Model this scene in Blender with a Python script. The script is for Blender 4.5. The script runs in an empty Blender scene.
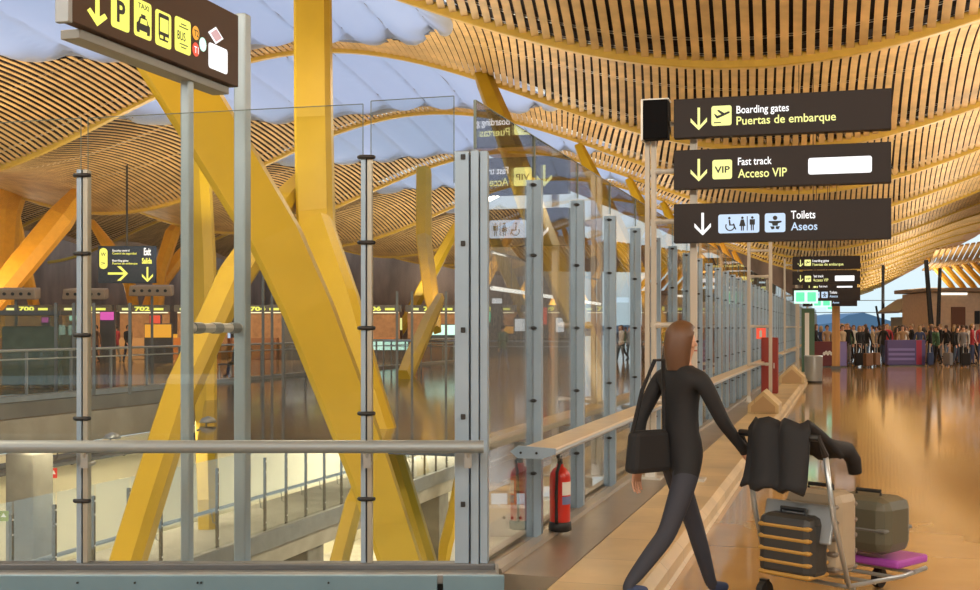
import bpy, bmesh, math, random
from mathutils import Vector, Matrix
random.seed(7)
S = bpy.context.scene
COL = S.collection
PI = math.pi
LK_UP, LK_DN, LK_LO = 0.44, 0.9, 1.0
# ---------------------------------------------------------------- camera
F = 1211.0
cam_d = bpy.data.cameras.new('camera')
cam_d.sensor_width = 36.0
cam_d.lens = F * 36.0 / 980.0
cam_d.shift_y = 33.0 / 980.0
cam_d.clip_end = 6000
cam = bpy.data.objects.new('camera', cam_d)
COL.objects.link(cam)
cam.location = (0, 0, 1.6)
cam.rotation_euler = (PI / 2, 0, 0)
S.camera = cam
# ---------------------------------------------------------------- world, exposure
S.view_settings.view_transform = 'Standard'
S.view_settings.look = 'None'
S.view_settings.gamma = 1.0
S.view_settings.use_curve_mapping = False
S.view_settings.exposure = 0.0
S.cycles.transparent_max_bounces = 40
S.cycles.max_bounces = 6
S.cycles.glossy_bounces = 4
S.cycles.transmission_bounces = 4
S.cycles.sample_clamp_indirect = 6.0
w = bpy.data.worlds.new('sky')
S.world = w
w.use_nodes = True
nt = w.node_tree
bg = nt.nodes['Background']
tc = nt.nodes.new('ShaderNodeTexCoord')
sp = nt.nodes.new('ShaderNodeSeparateXYZ')
cr = nt.nodes.new('ShaderNodeValToRGB')
nt.links.new(tc.outputs['Generated'], sp.inputs[0])
nt.links.new(sp.outputs['Z'], cr.inputs[0])
cr.color_ramp.elements[0].position = 0.0
cr.color_ramp.elements[0].color = (0.72, 0.92, 1.0, 1)
cr.color_ramp.elements[1].position = 0.12
cr.color_ramp.elements[1].color = (0.90, 0.98, 1.0, 1)
e = cr.color_ramp.elements.new(0.6)
e.color = (0.55, 0.68, 0.95, 1)
nt.links.new(cr.outputs[0], bg.inputs[0])
bg.inputs[1].default_value = 1.0

# ---------------------------------------------------------------- the building's own axes: u across the concourse, s along it
SN, CS = 0.2812, 0.9597
TH = math.asin(SN)


def W(u, s, z=0.0):
    return Vector((SN * s + CS * u, CS * s - SN * u, z))


def P(px, py, Y):
    return Vector(((px - 490) / F * Y, Y, 1.6 - (py - 328) / F * Y))


def US(v):
    return (CS * v[0] - SN * v[1], SN * v[0] + CS * v[1])


# ---------------------------------------------------------------- lights of the hall
def area(name, loc, rot, size, sizey, power, col):
    l = bpy.data.lights.new(name, 'AREA')
    l.shape = 'RECTANGLE'
    l.size = size
    l.size_y = sizey
    l.energy = power
    l.color = col
    o = bpy.data.objects.new(name, l)
    COL.objects.link(o)
    o.location = loc
    o.rotation_euler = rot
    return o


WARM = (1.0, 0.89, 0.72)
# rows of uplighters washing the bamboo ceiling
for k in range(16):
    s_ = 6 + 15 * k
    for u_, pw in ((5.0, 1500), (-12.0, 1700), (-30.0, 1900), (-52, 1900)):
        if u_ < 0 and k > 9:
            continue
        if u_ > 0 and k > 3:
            u_ = 6.0
            pw = 1700
        area('hall_uplighter', W(u_, s_, 4.6 if u_ > 0 else 4.0), (PI, 0, -TH), 2.5, 9.0, pw * LK_UP, WARM)
# unseen fill lights added over the concourse, the void and the lower level
for k in range(4):
    area('hall_fill_light', W(-8 - 0.0, 5 + 11 * k, 7.2), (0, 0, -TH), 1.5, 5.0, 420 * LK_DN, (1.0, 0.86, 0.62))
for k in range(6):
    area('hall_fill_light', W(13.0, -14 + 14 * k, 8.0), (0, math.radians(25), -TH), 1.2, 5.0, 900 * LK_DN, (1.0, 0.88, 0.70))
for u_ in (-16, -7, 2, 9):  # added fill from behind the camera, for surfaces that face it
    area('hall_fill_light', W(u_, -9, 8.5), (math.radians(40), 0, -TH), 5.0, 1.2, 900 * LK_DN, (1.0, 0.92, 0.80))
for (x_, y_) in ((-26, 56), (-17, 56), (-8, 56), (1, 54), (8, 54)):  # added orange fill that warms and brightens the counters, no fixtures there
    area('counter_fill_light', (x_, y_, 5.5), (math.radians(35), 0, 0), 6, 2, 500, (1.0, 0.66, 0.34))
for s_ in (2, 12, 23, 35):  # fill added in three sets to brighten the lower level
    area('lower_level_fill_light', W(-14.3, s_, -0.55), (0, math.radians(-10), -TH), 1.2, 8.0, 300 * LK_LO, (1.0, 0.86, 0.58))
for (x_, y_) in ((-3.0, 41), (1.5, 45), (4.5, 52)):
    area('lower_level_fill_light', (x_, y_, -0.7), (0, 0, 0), 3.5, 3.5, 420 * LK_LO, (1.0, 0.9, 0.7))
for s_ in (26, 36, 46):
    area('lower_level_fill_light', W(-7.5, s_, -0.6), (0, 0, -TH), 1.2, 7.0, 520 * LK_LO, (1.0, 0.86, 0.62))


# ---------------------------------------------------------------- materials
MATS = {}


def mat(name, col, rough=0.5, metal=0.0, emit=None, estr=1.0, noise=0.0, scale=4.0, spec=0.5, coat=0.0, bump=0.0, stretch=(1, 1, 1)):
    if name in MATS:
        return MATS[name]
    m = bpy.data.materials.new(name)
    m.use_nodes = True
    n = m.node_tree
    b = n.nodes['Principled BSDF']
    if emit:
        col = tuple(c * .25 for c in col)
    b.inputs['Base Color'].default_value = (*col, 1)
    b.inputs['Roughness'].default_value = rough
    b.inputs['Metallic'].default_value = metal
    b.inputs['Specular IOR Level'].default_value = spec
    b.inputs['Coat Weight'].default_value = coat
    if emit:
        b.inputs['Emission Color'].default_value = (*emit, 1)
        b.inputs['Emission Strength'].default_value = estr
    if noise or bump:
        t = n.nodes.new('ShaderNodeTexCoord')
        mp = n.nodes.new('ShaderNodeMapping')
        mp.inputs['Scale'].default_value = stretch
        ns = n.nodes.new('ShaderNodeTexNoise')
        ns.inputs['Scale'].default_value = scale
        ns.inputs['Detail'].default_value = 5
        n.links.new(t.outputs['Object'], mp.inputs[0])
        n.links.new(mp.outputs[0], ns.inputs['Vector'])
        if noise:
            r = n.nodes.new('ShaderNodeMapRange')
            r.inputs[3].default_value = 1 - noise
            r.inputs[4].default_value = 1 + noise
            r.inputs[1].default_value = 0.3
            r.inputs[2].default_value = 0.7
            n.links.new(ns.outputs['Fac'], r.inputs[0])
            mx = n.nodes.new('ShaderNodeVectorMath')
            mx.operation = 'SCALE'
            mx.inputs[0].default_value = col
            n.links.new(r.outputs[0], mx.inputs['Scale'])
            n.links.new(mx.outputs[0], b.inputs['Base Color'])
        if bump:
            bp = n.nodes.new('ShaderNodeBump')
            bp.inputs['Strength'].default_value = bump
            bp.inputs['Distance'].default_value = 0.02
            n.links.new(ns.outputs['Fac'], bp.inputs['Height'])
            n.links.new(bp.outputs[0], b.inputs['Normal'])
    MATS[name] = m
    return m


def glass_mat(name, tint=(0.93, 0.97, 0.96), ior=1.45, k=1.0, veil=0.0, cap=0.17):
    m = bpy.data.materials.new(name)
    m.use_nodes = True
    n = m.node_tree
    n.nodes.clear()
    out = n.nodes.new('ShaderNodeOutputMaterial')
    tr = n.nodes.new('ShaderNodeBsdfTransparent')
    tr.inputs[0].default_value = (*tint, 1)
    gl = n.nodes.new('ShaderNodeBsdfGlossy')
    gl.inputs['Roughness'].default_value = 0.0
    fr = n.nodes.new('ShaderNodeFresnel')
    fr.inputs[0].default_value = ior
    mu = n.nodes.new('ShaderNodeMath')
    mu.operation = 'MULTIPLY'
    mu.use_clamp = True
    mu.inputs[1].default_value = k
    mc = n.nodes.new('ShaderNodeMath')
    mc.operation = 'MINIMUM'
    mc.inputs[1].default_value = cap
    n.links.new(mu.outputs[0], mc.inputs[0])
    mx = n.nodes.new('ShaderNodeMixShader')
    n.links.new(fr.outputs[0], mu.inputs[0])
    n.links.new(mc.outputs[0], mx.inputs[0])
    n.links.new(tr.outputs[0], mx.inputs[1])
    n.links.new(gl.outputs[0], mx.inputs[2])
    last = mx
    if veil:
        df = n.nodes.new('ShaderNodeBsdfDiffuse')
        df.inputs[0].default_value = (0.85, 0.9, 0.9, 1)
        m2 = n.nodes.new('ShaderNodeMixShader')
        m2.inputs[0].default_value = veil
        n.links.new(mx.outputs[0], m2.inputs[1])
        n.links.new(df.outputs[0], m2.inputs[2])
        last = m2
    n.links.new(last.outputs[0], out.inputs[0])
    MATS[name] = m
    return m


def stone_mat(name, col, rough, tile=(1.2, 1.2), joint=0.012, jcol=0.55, var=0.12, spec=0.5, jdark=None, patch=0.25):
    """polished stone with thin joints, laid along the concourse"""
    m = bpy.data.materials.new(name)
    m.use_nodes = True
    n = m.node_tree
    b = n.nodes['Principled BSDF']
    b.inputs['Roughness'].default_value = rough
    b.inputs['Specular IOR Level'].default_value = spec
    t = n.nodes.new('ShaderNodeTexCoord')
    mp = n.nodes.new('ShaderNodeMapping')
    mp.inputs['Rotation'].default_value = (0, 0, TH)
    n.links.new(t.outputs['Object'], mp.inputs[0])
    br = n.nodes.new('ShaderNodeTexBrick')
    br.offset = 0.0
    br.inputs['Color1'].default_value = (*[c * (1 - var) for c in col], 1)
    br.inputs['Color2'].default_value = (*[c * (1 + var) for c in col], 1)
    br.inputs['Mortar'].default_value = (*[c * jcol for c in col], 1)
    br.inputs['Scale'].default_value = 1.0
    br.inputs['Mortar Size'].default_value = joint
    br.inputs['Brick Width'].default_value = tile[0]
    br.inputs['Row Height'].default_value = tile[1]
    n.links.new(mp.outputs[0], br.inputs['Vector'])
    ns = n.nodes.new('ShaderNodeTexNoise')
    ns.inputs['Scale'].default_value = 1.6
    ns.inputs['Detail'].default_value = 8
    n.links.new(mp.outputs[0], ns.inputs['Vector'])
    r = n.nodes.new('ShaderNodeMapRange')
    r.inputs[1].default_value = 0.3
    r.inputs[2].default_value = 0.7
    r.inputs[3].default_value = 1 - patch
    r.inputs[4].default_value = 1 + patch
    n.links.new(ns.outputs['Fac'], r.inputs[0])
    mx = n.nodes.new('ShaderNodeVectorMath')
    mx.operation = 'SCALE'
    n.links.new(br.outputs[0], mx.inputs[0])
    n.links.new(r.outputs[0], mx.inputs['Scale'])
    n.links.new(mx.outputs[0], b.inputs['Base Color'])
    MATS[name] = m
    return m


YEL = mat('yellow_paint', (0.53, 0.335, 0.010), 0.45, noise=0.05, scale=1.5)
RIB = mat('ochre_rib_paint', (0.62, 0.39, 0.055), 0.4, noise=0.06)
AMB = mat('orange_paint', (0.82, 0.42, 0.04), 0.45, noise=0.06)
BAM = mat('bamboo', (0.61, 0.385, 0.145), 0.6, noise=0.22, scale=1.2, stretch=(1, 1, 1))
DECK = mat('dark_deck', (0.022, 0.011, 0.009), 0.9)
ALU = mat('anodised_aluminium', (0.33, 0.43, 0.54), 0.33, 0.4, noise=0.08, scale=3)
ALU2 = mat('brushed_steel', (0.40, 0.43, 0.44), 0.34, 0.7)
GAL = mat('galvanised_post', (0.62, 0.60, 0.56), 0.42, 0.45, noise=0.1, scale=6)
PCREAM = mat('cream_paint_post', (0.54, 0.49, 0.42), 0.45)
BLK = mat('black_rubber', (0.012, 0.012, 0.013), 0.5)
DKG = mat('dark_grey_metal', (0.10, 0.105, 0.11), 0.45, 0.3, noise=0.1)
GRY = mat('grey_metal', (0.27, 0.28, 0.28), 0.4, 0.5, noise=0.08)
BLUEP = mat('blue_grey_panel', (0.17, 0.27, 0.33), 0.35, 0.3, noise=0.06)
PIER = mat('pier_concrete', (0.20, 0.19, 0.16), 0.85, noise=0.22, scale=2.0, bump=0.2)
CONC = mat('concrete', (0.33, 0.30, 0.245), 0.85, noise=0.14, scale=1.5, bump=0.2)
DCONC = mat('dark_concrete', (0.17, 0.165, 0.15), 0.8, noise=0.18, scale=1.2)
CREAM = mat('cream_plaster', (0.78, 0.72, 0.52), 0.8, noise=0.05, scale=0.8)
SIGN = mat('sign_brown', (0.024, 0.018, 0.018), 0.55, spec=.3)
SIGNB = mat('sign_warm_brown', (0.060, 0.026, 0.008), 0.5, spec=.3)
SIGNN = mat('sign_navy', (0.010, 0.022, 0.05), 0.6, spec=.2)
EW = mat('lit_white', (0.9, 0.9, 0.9), 0.5, emit=(0.95, 0.97, 1.0), estr=1.1)
EY = mat('lit_yellow', (0.8, 0.8, 0.1), 0.5, emit=(0.92, 0.93, 0.16), estr=1.0)
EYP = mat('lit_pale_yellow', (0.8, 0.8, 0.3), 0.5, emit=(0.90, 0.92, 0.33), estr=1.0)
EB = mat('lit_pale_blue', (0.7, 0.8, 0.9), 0.5, emit=(0.50, 0.70, 0.95), estr=0.9)
EG = mat('lit_green', (0.2, 0.8, 0.5), 0.5, emit=(0.12, 0.78, 0.42), estr=1.1)
EGW = mat('lit_mint', (0.7, 0.95, 0.85), 0.5, emit=(0.62, 1.0, 0.85), estr=1.2)
ER = mat('lit_red', (0.8, 0.1, 0.05), 0.5, emit=(0.9, 0.1, 0.05), estr=0.9)
EO = mat('lit_orange', (0.9, 0.4, 0.05), 0.5, emit=(0.95, 0.42, 0.04), estr=0.9)
EM = mat('lit_magenta', (0.8, 0.1, 0.5), 0.5, emit=(0.85, 0.12, 0.5), estr=0.9)
RED = mat('red_paint', (0.60, 0.03, 0.02), 0.3, noise=0.05)
WHT = mat('white_paint', (0.78, 0.78, 0.76), 0.45)
SLATMAT = BAM
FABR = mat('skylight_frame_wood', (0.55, 0.36, 0.16), 0.6)
GLS = glass_mat('clear_glass', (0.955, 0.975, 0.97), 1.5, 1.9, 0.0, 0.50)
GLSF = glass_mat('front_glass', (0.95, 0.97, 0.965), 1.5, 1.0, 0.0)
GLSD = glass_mat('grey_green_glass', (0.62, 0.72, 0.66), 1.5, 1.0, 0.06)
GEDGE = mat('glass_edge', (0.16, 0.20, 0.18), 0.2)
FLOOR = stone_mat('polished_stone_floor', (0.44, 0.265, 0.105), 0.075, tile=(3.0, 3.0), joint=0.006, jcol=0.45, var=0.05, spec=0.62, patch=0.10)
KERB = stone_mat('honed_travertine', (0.58, 0.44, 0.235), 0.35, tile=(1.7, 0.75), joint=0.004, jcol=0.5, var=0.06, patch=0.18)
DFLOOR = stone_mat('dark_polished_floor', (0.055, 0.058, 0.062), 0.10, tile=(1.2, 1.2), joint=0.01, jcol=0.5, var=0.1, spec=0.7)
LFLOOR = stone_mat('pale_floor', (0.62, 0.58, 0.46), 0.3, tile=(1.2, 1.2), joint=0.01, jcol=0.7, var=0.05)


def fabric_mat():
    m = bpy.data.materials.new('skylight_fabric')
    m.use_nodes = True
    n = m.node_tree
    n.nodes.clear()
    out = n.nodes.new('ShaderNodeOutputMaterial')
    a = n.nodes.new('ShaderNodeBsdfTranslucent')
    a.inputs[0].default_value = (0.66, 0.74, 0.90, 1)
    d = n.nodes.new('ShaderNodeBsdfDiffuse')
    d.inputs[0].default_value = (0.62, 0.65, 0.72, 1)
    x = n.nodes.new('ShaderNodeMixShader')
    x.inputs[0].default_value = 0.30
    n.links.new(a.outputs[0], x.inputs[1])
    n.links.new(d.outputs[0], x.inputs[2])
    n.links.new(x.outputs[0], out.inputs[0])
    MATS['skylight_fabric'] = m
    return m


FAB = fabric_mat()


# ---------------------------------------------------------------- helpers
class MB:
    def __init__(self):
        self.v = []
        self.f = []
        self.mi = []
        self.mats = []

    def _m(self, m):
        if m is None:
            return 0
        if m not in self.mats:
            self.mats.append(m)
        return self.mats.index(m)

    def add(self, vs, fs, m=None):
        o = len(self.v)
        self.v += [tuple(x) for x in vs]
        k = self._m(m)
        for f in fs:
            self.f.append([i + o for i in f])
            self.mi.append(k)
        return self

    def box(self, c, d, m=None, rot=None, top=1.0):
        x, y, z = d[0] / 2, d[1] / 2, d[2] / 2
        vs = [Vector((sx * x * (top if sz > 0 else 1), sy * y * (top if sz > 0 else 1), sz * z)) for sz in (-1, 1) for sy in (-1, 1) for sx in (-1, 1)]
        if rot is not None:
            R = rot if isinstance(rot, Matrix) else Matrix.Rotation(rot, 3, 'Z')
            vs = [R @ v for v in vs]
        c = Vector(c)
        return self.add([v + c for v in vs], [(0, 2, 3, 1), (4, 5, 7, 6), (0, 1, 5, 4), (2, 6, 7, 3), (0, 4, 6, 2), (1, 3, 7, 5)], m)

    def hexa(self, p, m=None):
        """8 corners: bottom 4 (ccw), top 4 (ccw)"""
        return self.add(p, [(3, 2, 1, 0), (4, 5, 6, 7), (0, 1, 5, 4), (1, 2, 6, 5), (2, 3, 7, 6), (3, 0, 4, 7)], m)

    def tube(self, p0, p1, r, m=None, n=10, r2=None, cap=True):
        p0, p1 = Vector(p0), Vector(p1)
        d = (p1 - p0)
        q = d.to_track_quat('Z', 'Y')
        r2 = r if r2 is None else r2
        vs = []
        for p, rr in ((p0, r), (p1, r2)):
            for i in range(n):
                a = 2 * PI * i / n
                vs.append(p + q @ Vector((rr * math.cos(a), rr * math.sin(a), 0)))
        fs = [(i, (i + 1) % n, n + (i + 1) % n, n + i) for i in range(n)]
        if cap:
            fs += [tuple(range(n - 1, -1, -1)), tuple(range(n, 2 * n))]
        return self.add(vs, fs, m)

    def sweep(self, pts, r, m=None, n=8):
        pts = [Vector(p) for p in pts]
        vs, fs = [], []
        L = len(pts)
        for i, p in enumerate(pts):
            d = pts[min(i + 1, L - 1)] - pts[max(i - 1, 0)]
            q = d.to_track_quat('Z', 'Y')
            rr = r[i] if isinstance(r, (list, tuple)) else r
            for k in range(n):
                a = 2 * PI * k / n
                vs.append(p + q @ Vector((rr * math.cos(a), rr * math.sin(a), 0)))
        for i in range(L - 1):
            for k in range(n):
                fs.append((i * n + k, i * n + (k + 1) % n, (i + 1) * n + (k + 1) % n, (i + 1) * n + k))
        fs += [tuple(range(n - 1, -1, -1)), tuple(range((L - 1) * n, L * n))]
        return self.add(vs, fs, m)

    def lathe(self, c, prof, m=None, n=20):
        """prof: list of (r, z)"""
        c = Vector(c)
        vs, fs = [], []
        for r, z in prof:
            for k in range(n):
                a = 2 * PI * k / n
                vs.append(c + Vector((r * math.cos(a), r * math.sin(a), z)))
        for i in range(len(prof) - 1):
            for k in range(n):
                fs.append((i * n + k, i * n + (k + 1) % n, (i + 1) * n + (k + 1) % n, (i + 1) * n + k))
        fs += [tuple(range(n - 1, -1, -1)), tuple(range((len(prof) - 1) * n, len(prof) * n))]
        return self.add(vs, fs, m)

    def prism(self, pts, y0, y1, m=None, T=None):
        """outline in local x-z, extruded from y0 to y1"""
        n = len(pts)
        vs = [Vector((x, y0, z)) for x, z in pts] + [Vector((x, y1, z)) for x, z in pts]
        if T is not None:
            vs = [T @ v for v in vs]
        fs = [tuple(range(n)), tuple(range(2 * n - 1, n - 1, -1))] + [(i, i + n, (i + 1) % n + n, (i + 1) % n) for i in range(n)]
        return self.add(vs, fs, m)

    def plan(self, pts, z0, z1, m=None):
        """outline in x-y, extruded from z0 to z1"""
        n = len(pts)
        vs = [Vector((p[0], p[1], z0)) for p in pts] + [Vector((p[0], p[1], z1)) for p in pts]
        fs = [tuple(range(n - 1, -1, -1)), tuple(range(n, 2 * n))] + [(i, (i + 1) % n, (i + 1) % n + n, i + n) for i in range(n)]
        return self.add(vs, fs, m)

    def build(self, name, m=None, parent=None, bevel=0.0, smooth=False, loc=None, rz=0.0):
        me = bpy.data.meshes.new(name)
        me.from_pydata(self.v, [], self.f)
        ms = self.mats if self.mats else [m]
        for x in ms:
            me.materials.append(x)
        if len(ms) > 1:
            me.polygons.foreach_set('material_index', self.mi)
        if smooth:
            me.polygons.foreach_set('use_smooth', [True] * len(me.polygons))
        me.update()
        o = bpy.data.objects.new(name, me)
        COL.objects.link(o)
        if parent is not None:
            o.parent = parent
        if loc is not None:
            o.location = loc
        o.rotation_euler = (0, 0, rz)
        if bevel:
            b = o.modifiers.new('bevel', 'BEVEL')
            b.width = bevel
            b.segments = 2
            b.limit_method = 'ANGLE'
        return o


def fixn(o):
    bm = bmesh.new()
    bm.from_mesh(o.data)
    bmesh.ops.recalc_face_normals(bm, faces=bm.faces)
    bm.to_mesh(o.data)
    bm.free()
    return o


def tag(o, label, cat, group=None, kind=None):
    o['label'] = label
    o['category'] = cat
    if group:
        o['group'] = group
    if kind:
        o['kind'] = kind
    return o


def thing(name, label, cat, loc=(0, 0, 0), rz=0.0, group=None):
    o = bpy.data.objects.new(name, None)
    o.empty_display_size = 0.2
    COL.objects.link(o)
    o.location = loc
    o.rotation_euler = (0, 0, rz)
    return tag(o, label, cat, group)


def struct(o, label=None):
    o['kind'] = 'structure'
    if label:
        o['label'] = label
    return o


def kids(o):
    return [c for c in COL.objects if c.parent == o]


def copy_tree(o, parent=None, label=None, ks=None):
    c = o.copy()
    COL.objects.link(c)
    c.parent = parent
    if label:
        c['label'] = label
    for ch in (kids(o)):
        copy_tree(ch, c)
    return c


def text_mesh(txt, width=None, height=None, bold=0.0):
    """lettering outline as raw mesh data in x-z plane, starting at the origin; returns verts, faces, w, h"""
    cu = bpy.data.curves.new('lettering', 'FONT')
    cu.body = txt
    cu.size = 1.0
    cu.extrude = 0.0
    cu.offset = bold
    cu.resolution_u = 3
    ob = bpy.data.objects.new('lettering_src', cu)
    COL.objects.link(ob)
    dg = bpy.context.evaluated_depsgraph_get()
    me = bpy.data.meshes.new_from_object(ob.evaluated_get(dg))
    vs = [v.co.copy() for v in me.vertices]
    fs = [tuple(p.vertices) for p in me.polygons]
    bpy.data.objects.remove(ob)
    bpy.data.curves.remove(cu)
    bpy.data.meshes.remove(me)
    x0 = min(v.x for v in vs)
    x1 = max(v.x for v in vs)
    h = 0.70
    kz = (height or 0.1) / h
    kx = (width / (x1 - x0)) if width else kz
    return [((v.x - x0) * kx, v.y * kz) for v in vs], fs


def put_text(mb, txt, x, z, width, height, y, m, bold=0.012):
    vs, fs = text_mesh(txt, width, height, bold)
    mb.add([(x + a, y, z + b) for a, b in vs], fs, m)

# ================================================================ THE SETTING: roof
S0, BAY = 29.8, 14.4


def roof_z(u, s, bulge=True):
    z = 8.72 - 2.33 * math.cos(2 * PI * (u + 2) / 37.0)
    f = ((s - S0) / BAY) % 1.0
    if bulge:
        z += (0.62 + 0.55 * math.cos(2 * PI * (u + 2) / 37.0)) * math.sin(PI * f) ** 0.85
    return z + 1.6


def proj(p):
    return 490 + F * p[0] / p[1], 328 - F * (p[2] - 1.6) / p[1]


def in_light(u, s):
    """the oval skylights, one behind each rib, centred on the crest"""
    k = math.floor((s - S0) / BAY)
    d = s - (S0 + BAY * k) - 0.5
    if d < 0 or k > 7:
        return False
    for c in (-20.3,):
        if ((u - c) / 9.2) ** 2 + (d / 12.4) ** 2 < 1:
            return True
    return False


def roof_keep(u, s):
    if u > 30 or s < -20:
        return False
    if u > 0 and s > 20:
        p = W(u, s, roof_z(u, s, False))
        x, y = proj(p)
        if x > 848 and y > 232.5 + (980 - x) * 0.546:
            return False
    return True


def shear(w_):
    pts = [(-60, 0.0), (-29, -0.08), (-18, -0.16), (-10, -0.25), (-3, -0.08), (3, 0.03), (12, 0.0), (30, 0.0)]
    if w_ <= pts[0][0]:
        return 0.0
    for (a, va), (b, vb) in zip(pts, pts[1:]):
        if w_ <= b:
            return va + (vb - va) * (w_ - a) / (b - a)
    return 0.0


slats = MB()
deck = MB()
lines = MB()
KMIN, KMAX = -3, 17
for k in range(KMIN, KMAX):
    s0 = S0 + BAY * k
    nseg = 20 if k < 3 else (12 if k < 7 else 8)
    umin = -75 if k < 4 else (-70 if k < 8 else -30)
    w_ = umin
    step = 0.265 if k < 9 else 0.42
    wid = step * 0.73
    while w_ < 30:
        m_ = shear(w_)
        run = []
        runs = []
        for i in range(nseg + 1):
            s = s0 + BAY * i / nseg
            u = w_ + m_ * (s - s0 - BAY / 2)
            ok = roof_keep(u, s) and not in_light(u, s)
            if ok:
                run.append((u, s))
            if (not ok or i == nseg) and run:
                if len(run) > 1:
                    runs.append(run)
                run = []
        for run in runs:
            vs, fs = [], []
            for (u, s) in run:
                z = roof_z(u, s)
                a = W(u - wid / 2, s, z)
                b = W(u + wid / 2, s, z)
                vs += [a, b, b + Vector((0, 0, 0.03)), a + Vector((0, 0, 0.03))]
            for i in range(len(run) - 1):
                q = 4 * i
                fs += [(q, q + 4, q + 5, q + 1), (q + 1, q + 5, q + 6, q + 2), (q + 3, q + 7, q + 4, q)]
            slats.add(vs, fs)
        w_ += step
    # dark deck above the slats, and thin carrier rails across it
    du = 1.0
    us = []
    u = umin
    while u <= 30:
        us.append(u)
        u += du
    for i in range(nseg):
        sa, sb = s0 + BAY * i / nseg, s0 + BAY * (i + 1) / nseg
        for u in us:
            if not roof_keep(u + .5, (sa + sb) / 2) or in_light(u + .5, (sa + sb) / 2):
                continue
            vs = [W(u, sa, roof_z(u, sa) + .40), W(u + du, sa, roof_z(u + du, sa) + .40), W(u + du, sb, roof_z(u + du, sb) + .40), W(u, sb, roof_z(u, sb) + .40)]
            deck.add(vs, [(0, 3, 2, 1)])
    for fr in (0.06, 0.36, 0.66, 0.94):
        s = s0 + BAY * fr
        for u in us:
            if roof_keep(u + .5, s) and not in_light(u + .5, s) and k < 5:
                a, b = W(u, s, roof_z(u, s) + .09), W(u + du, s, roof_z(u + du, s) + .09)
                e_ = Vector((0, 0.05, 0))
                h_ = Vector((0, 0, 0.05))
                lines.add([a - e_, a + e_, b + e_, b - e_, a - e_ + h_, a + e_ + h_, b + e_ + h_, b - e_ + h_],
                          [(3, 2, 1, 0), (4, 5, 6, 7), (0, 1, 5, 4), (2, 3, 7, 6)])
ceil = struct(slats.build('ceiling', BAM), 'undulating ceiling of narrow bamboo slats')
dk = deck.build('ceiling_deck', DECK, ceil)
ln = lines.build('carrier_rail', GAL, ceil)

# ribs: yellow beams across the hall, hanging a little under the slats
for k in range(-2, KMAX + 1):
    s = S0 + BAY * k
    mb = MB()
    pts = []
    u = -75 if k < 8 else -30
    while u <= 30:
        if roof_keep(u, s):
            pts.append(u)
        u += 0.75
    vs, fs = [], []
    for u in pts:
        z = roof_z(u, s, False)
        a = W(u, s - 0.13, z - 0.13)
        b = W(u, s + 0.13, z - 0.13)
        vs += [a, b, b + Vector((0, 0, .28)), a + Vector((0, 0, .28))]
    for i in range(len(pts) - 1):
        q = 4 * i
        for j in range(4):
            fs.append((q + j, q + (j + 1) % 4, q + 4 + (j + 1) % 4, q + 4 + j))
    fs += [(3, 2, 1, 0), tuple(len(vs) - 4 + j for j in range(4))]
    mb.add(vs, fs)
    struct(fixn(mb.build('ceiling_rib', RIB, bevel=0.03)), 'curved yellow roof rib')

# smooth wooden eave that closes the slats on the right
ev = MB()
prev = None
for i in range(60):
    s = 40 + i * 4.0
    if s > S0 + BAY * KMAX:
        break
    ub = 0
    while ub < 29 and roof_keep(ub, s):
        ub += 0.2
    if ub < 0.3:
        break
    z = roof_z(ub, s, False)
    cur = [W(ub - 1.3, s, z - .15), W(ub + .2, s, z - .05), W(ub + .2, s, z + 1.9), W(ub - 1.3, s, z + 1.7)]
    if prev:
        ev.add(prev + cur, [(0, 1, 5, 4), (1, 2, 6, 5), (2, 3, 7, 6), (3, 0, 4, 7)])
    prev = cur
struct(fixn(ev.build('trim_1', mat('eave_wood', (0.52, 0.27, 0.10), 0.5, noise=0.15, scale=3, stretch=(1, .1, 1)))), 'smooth wooden eave of the ceiling')

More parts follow.
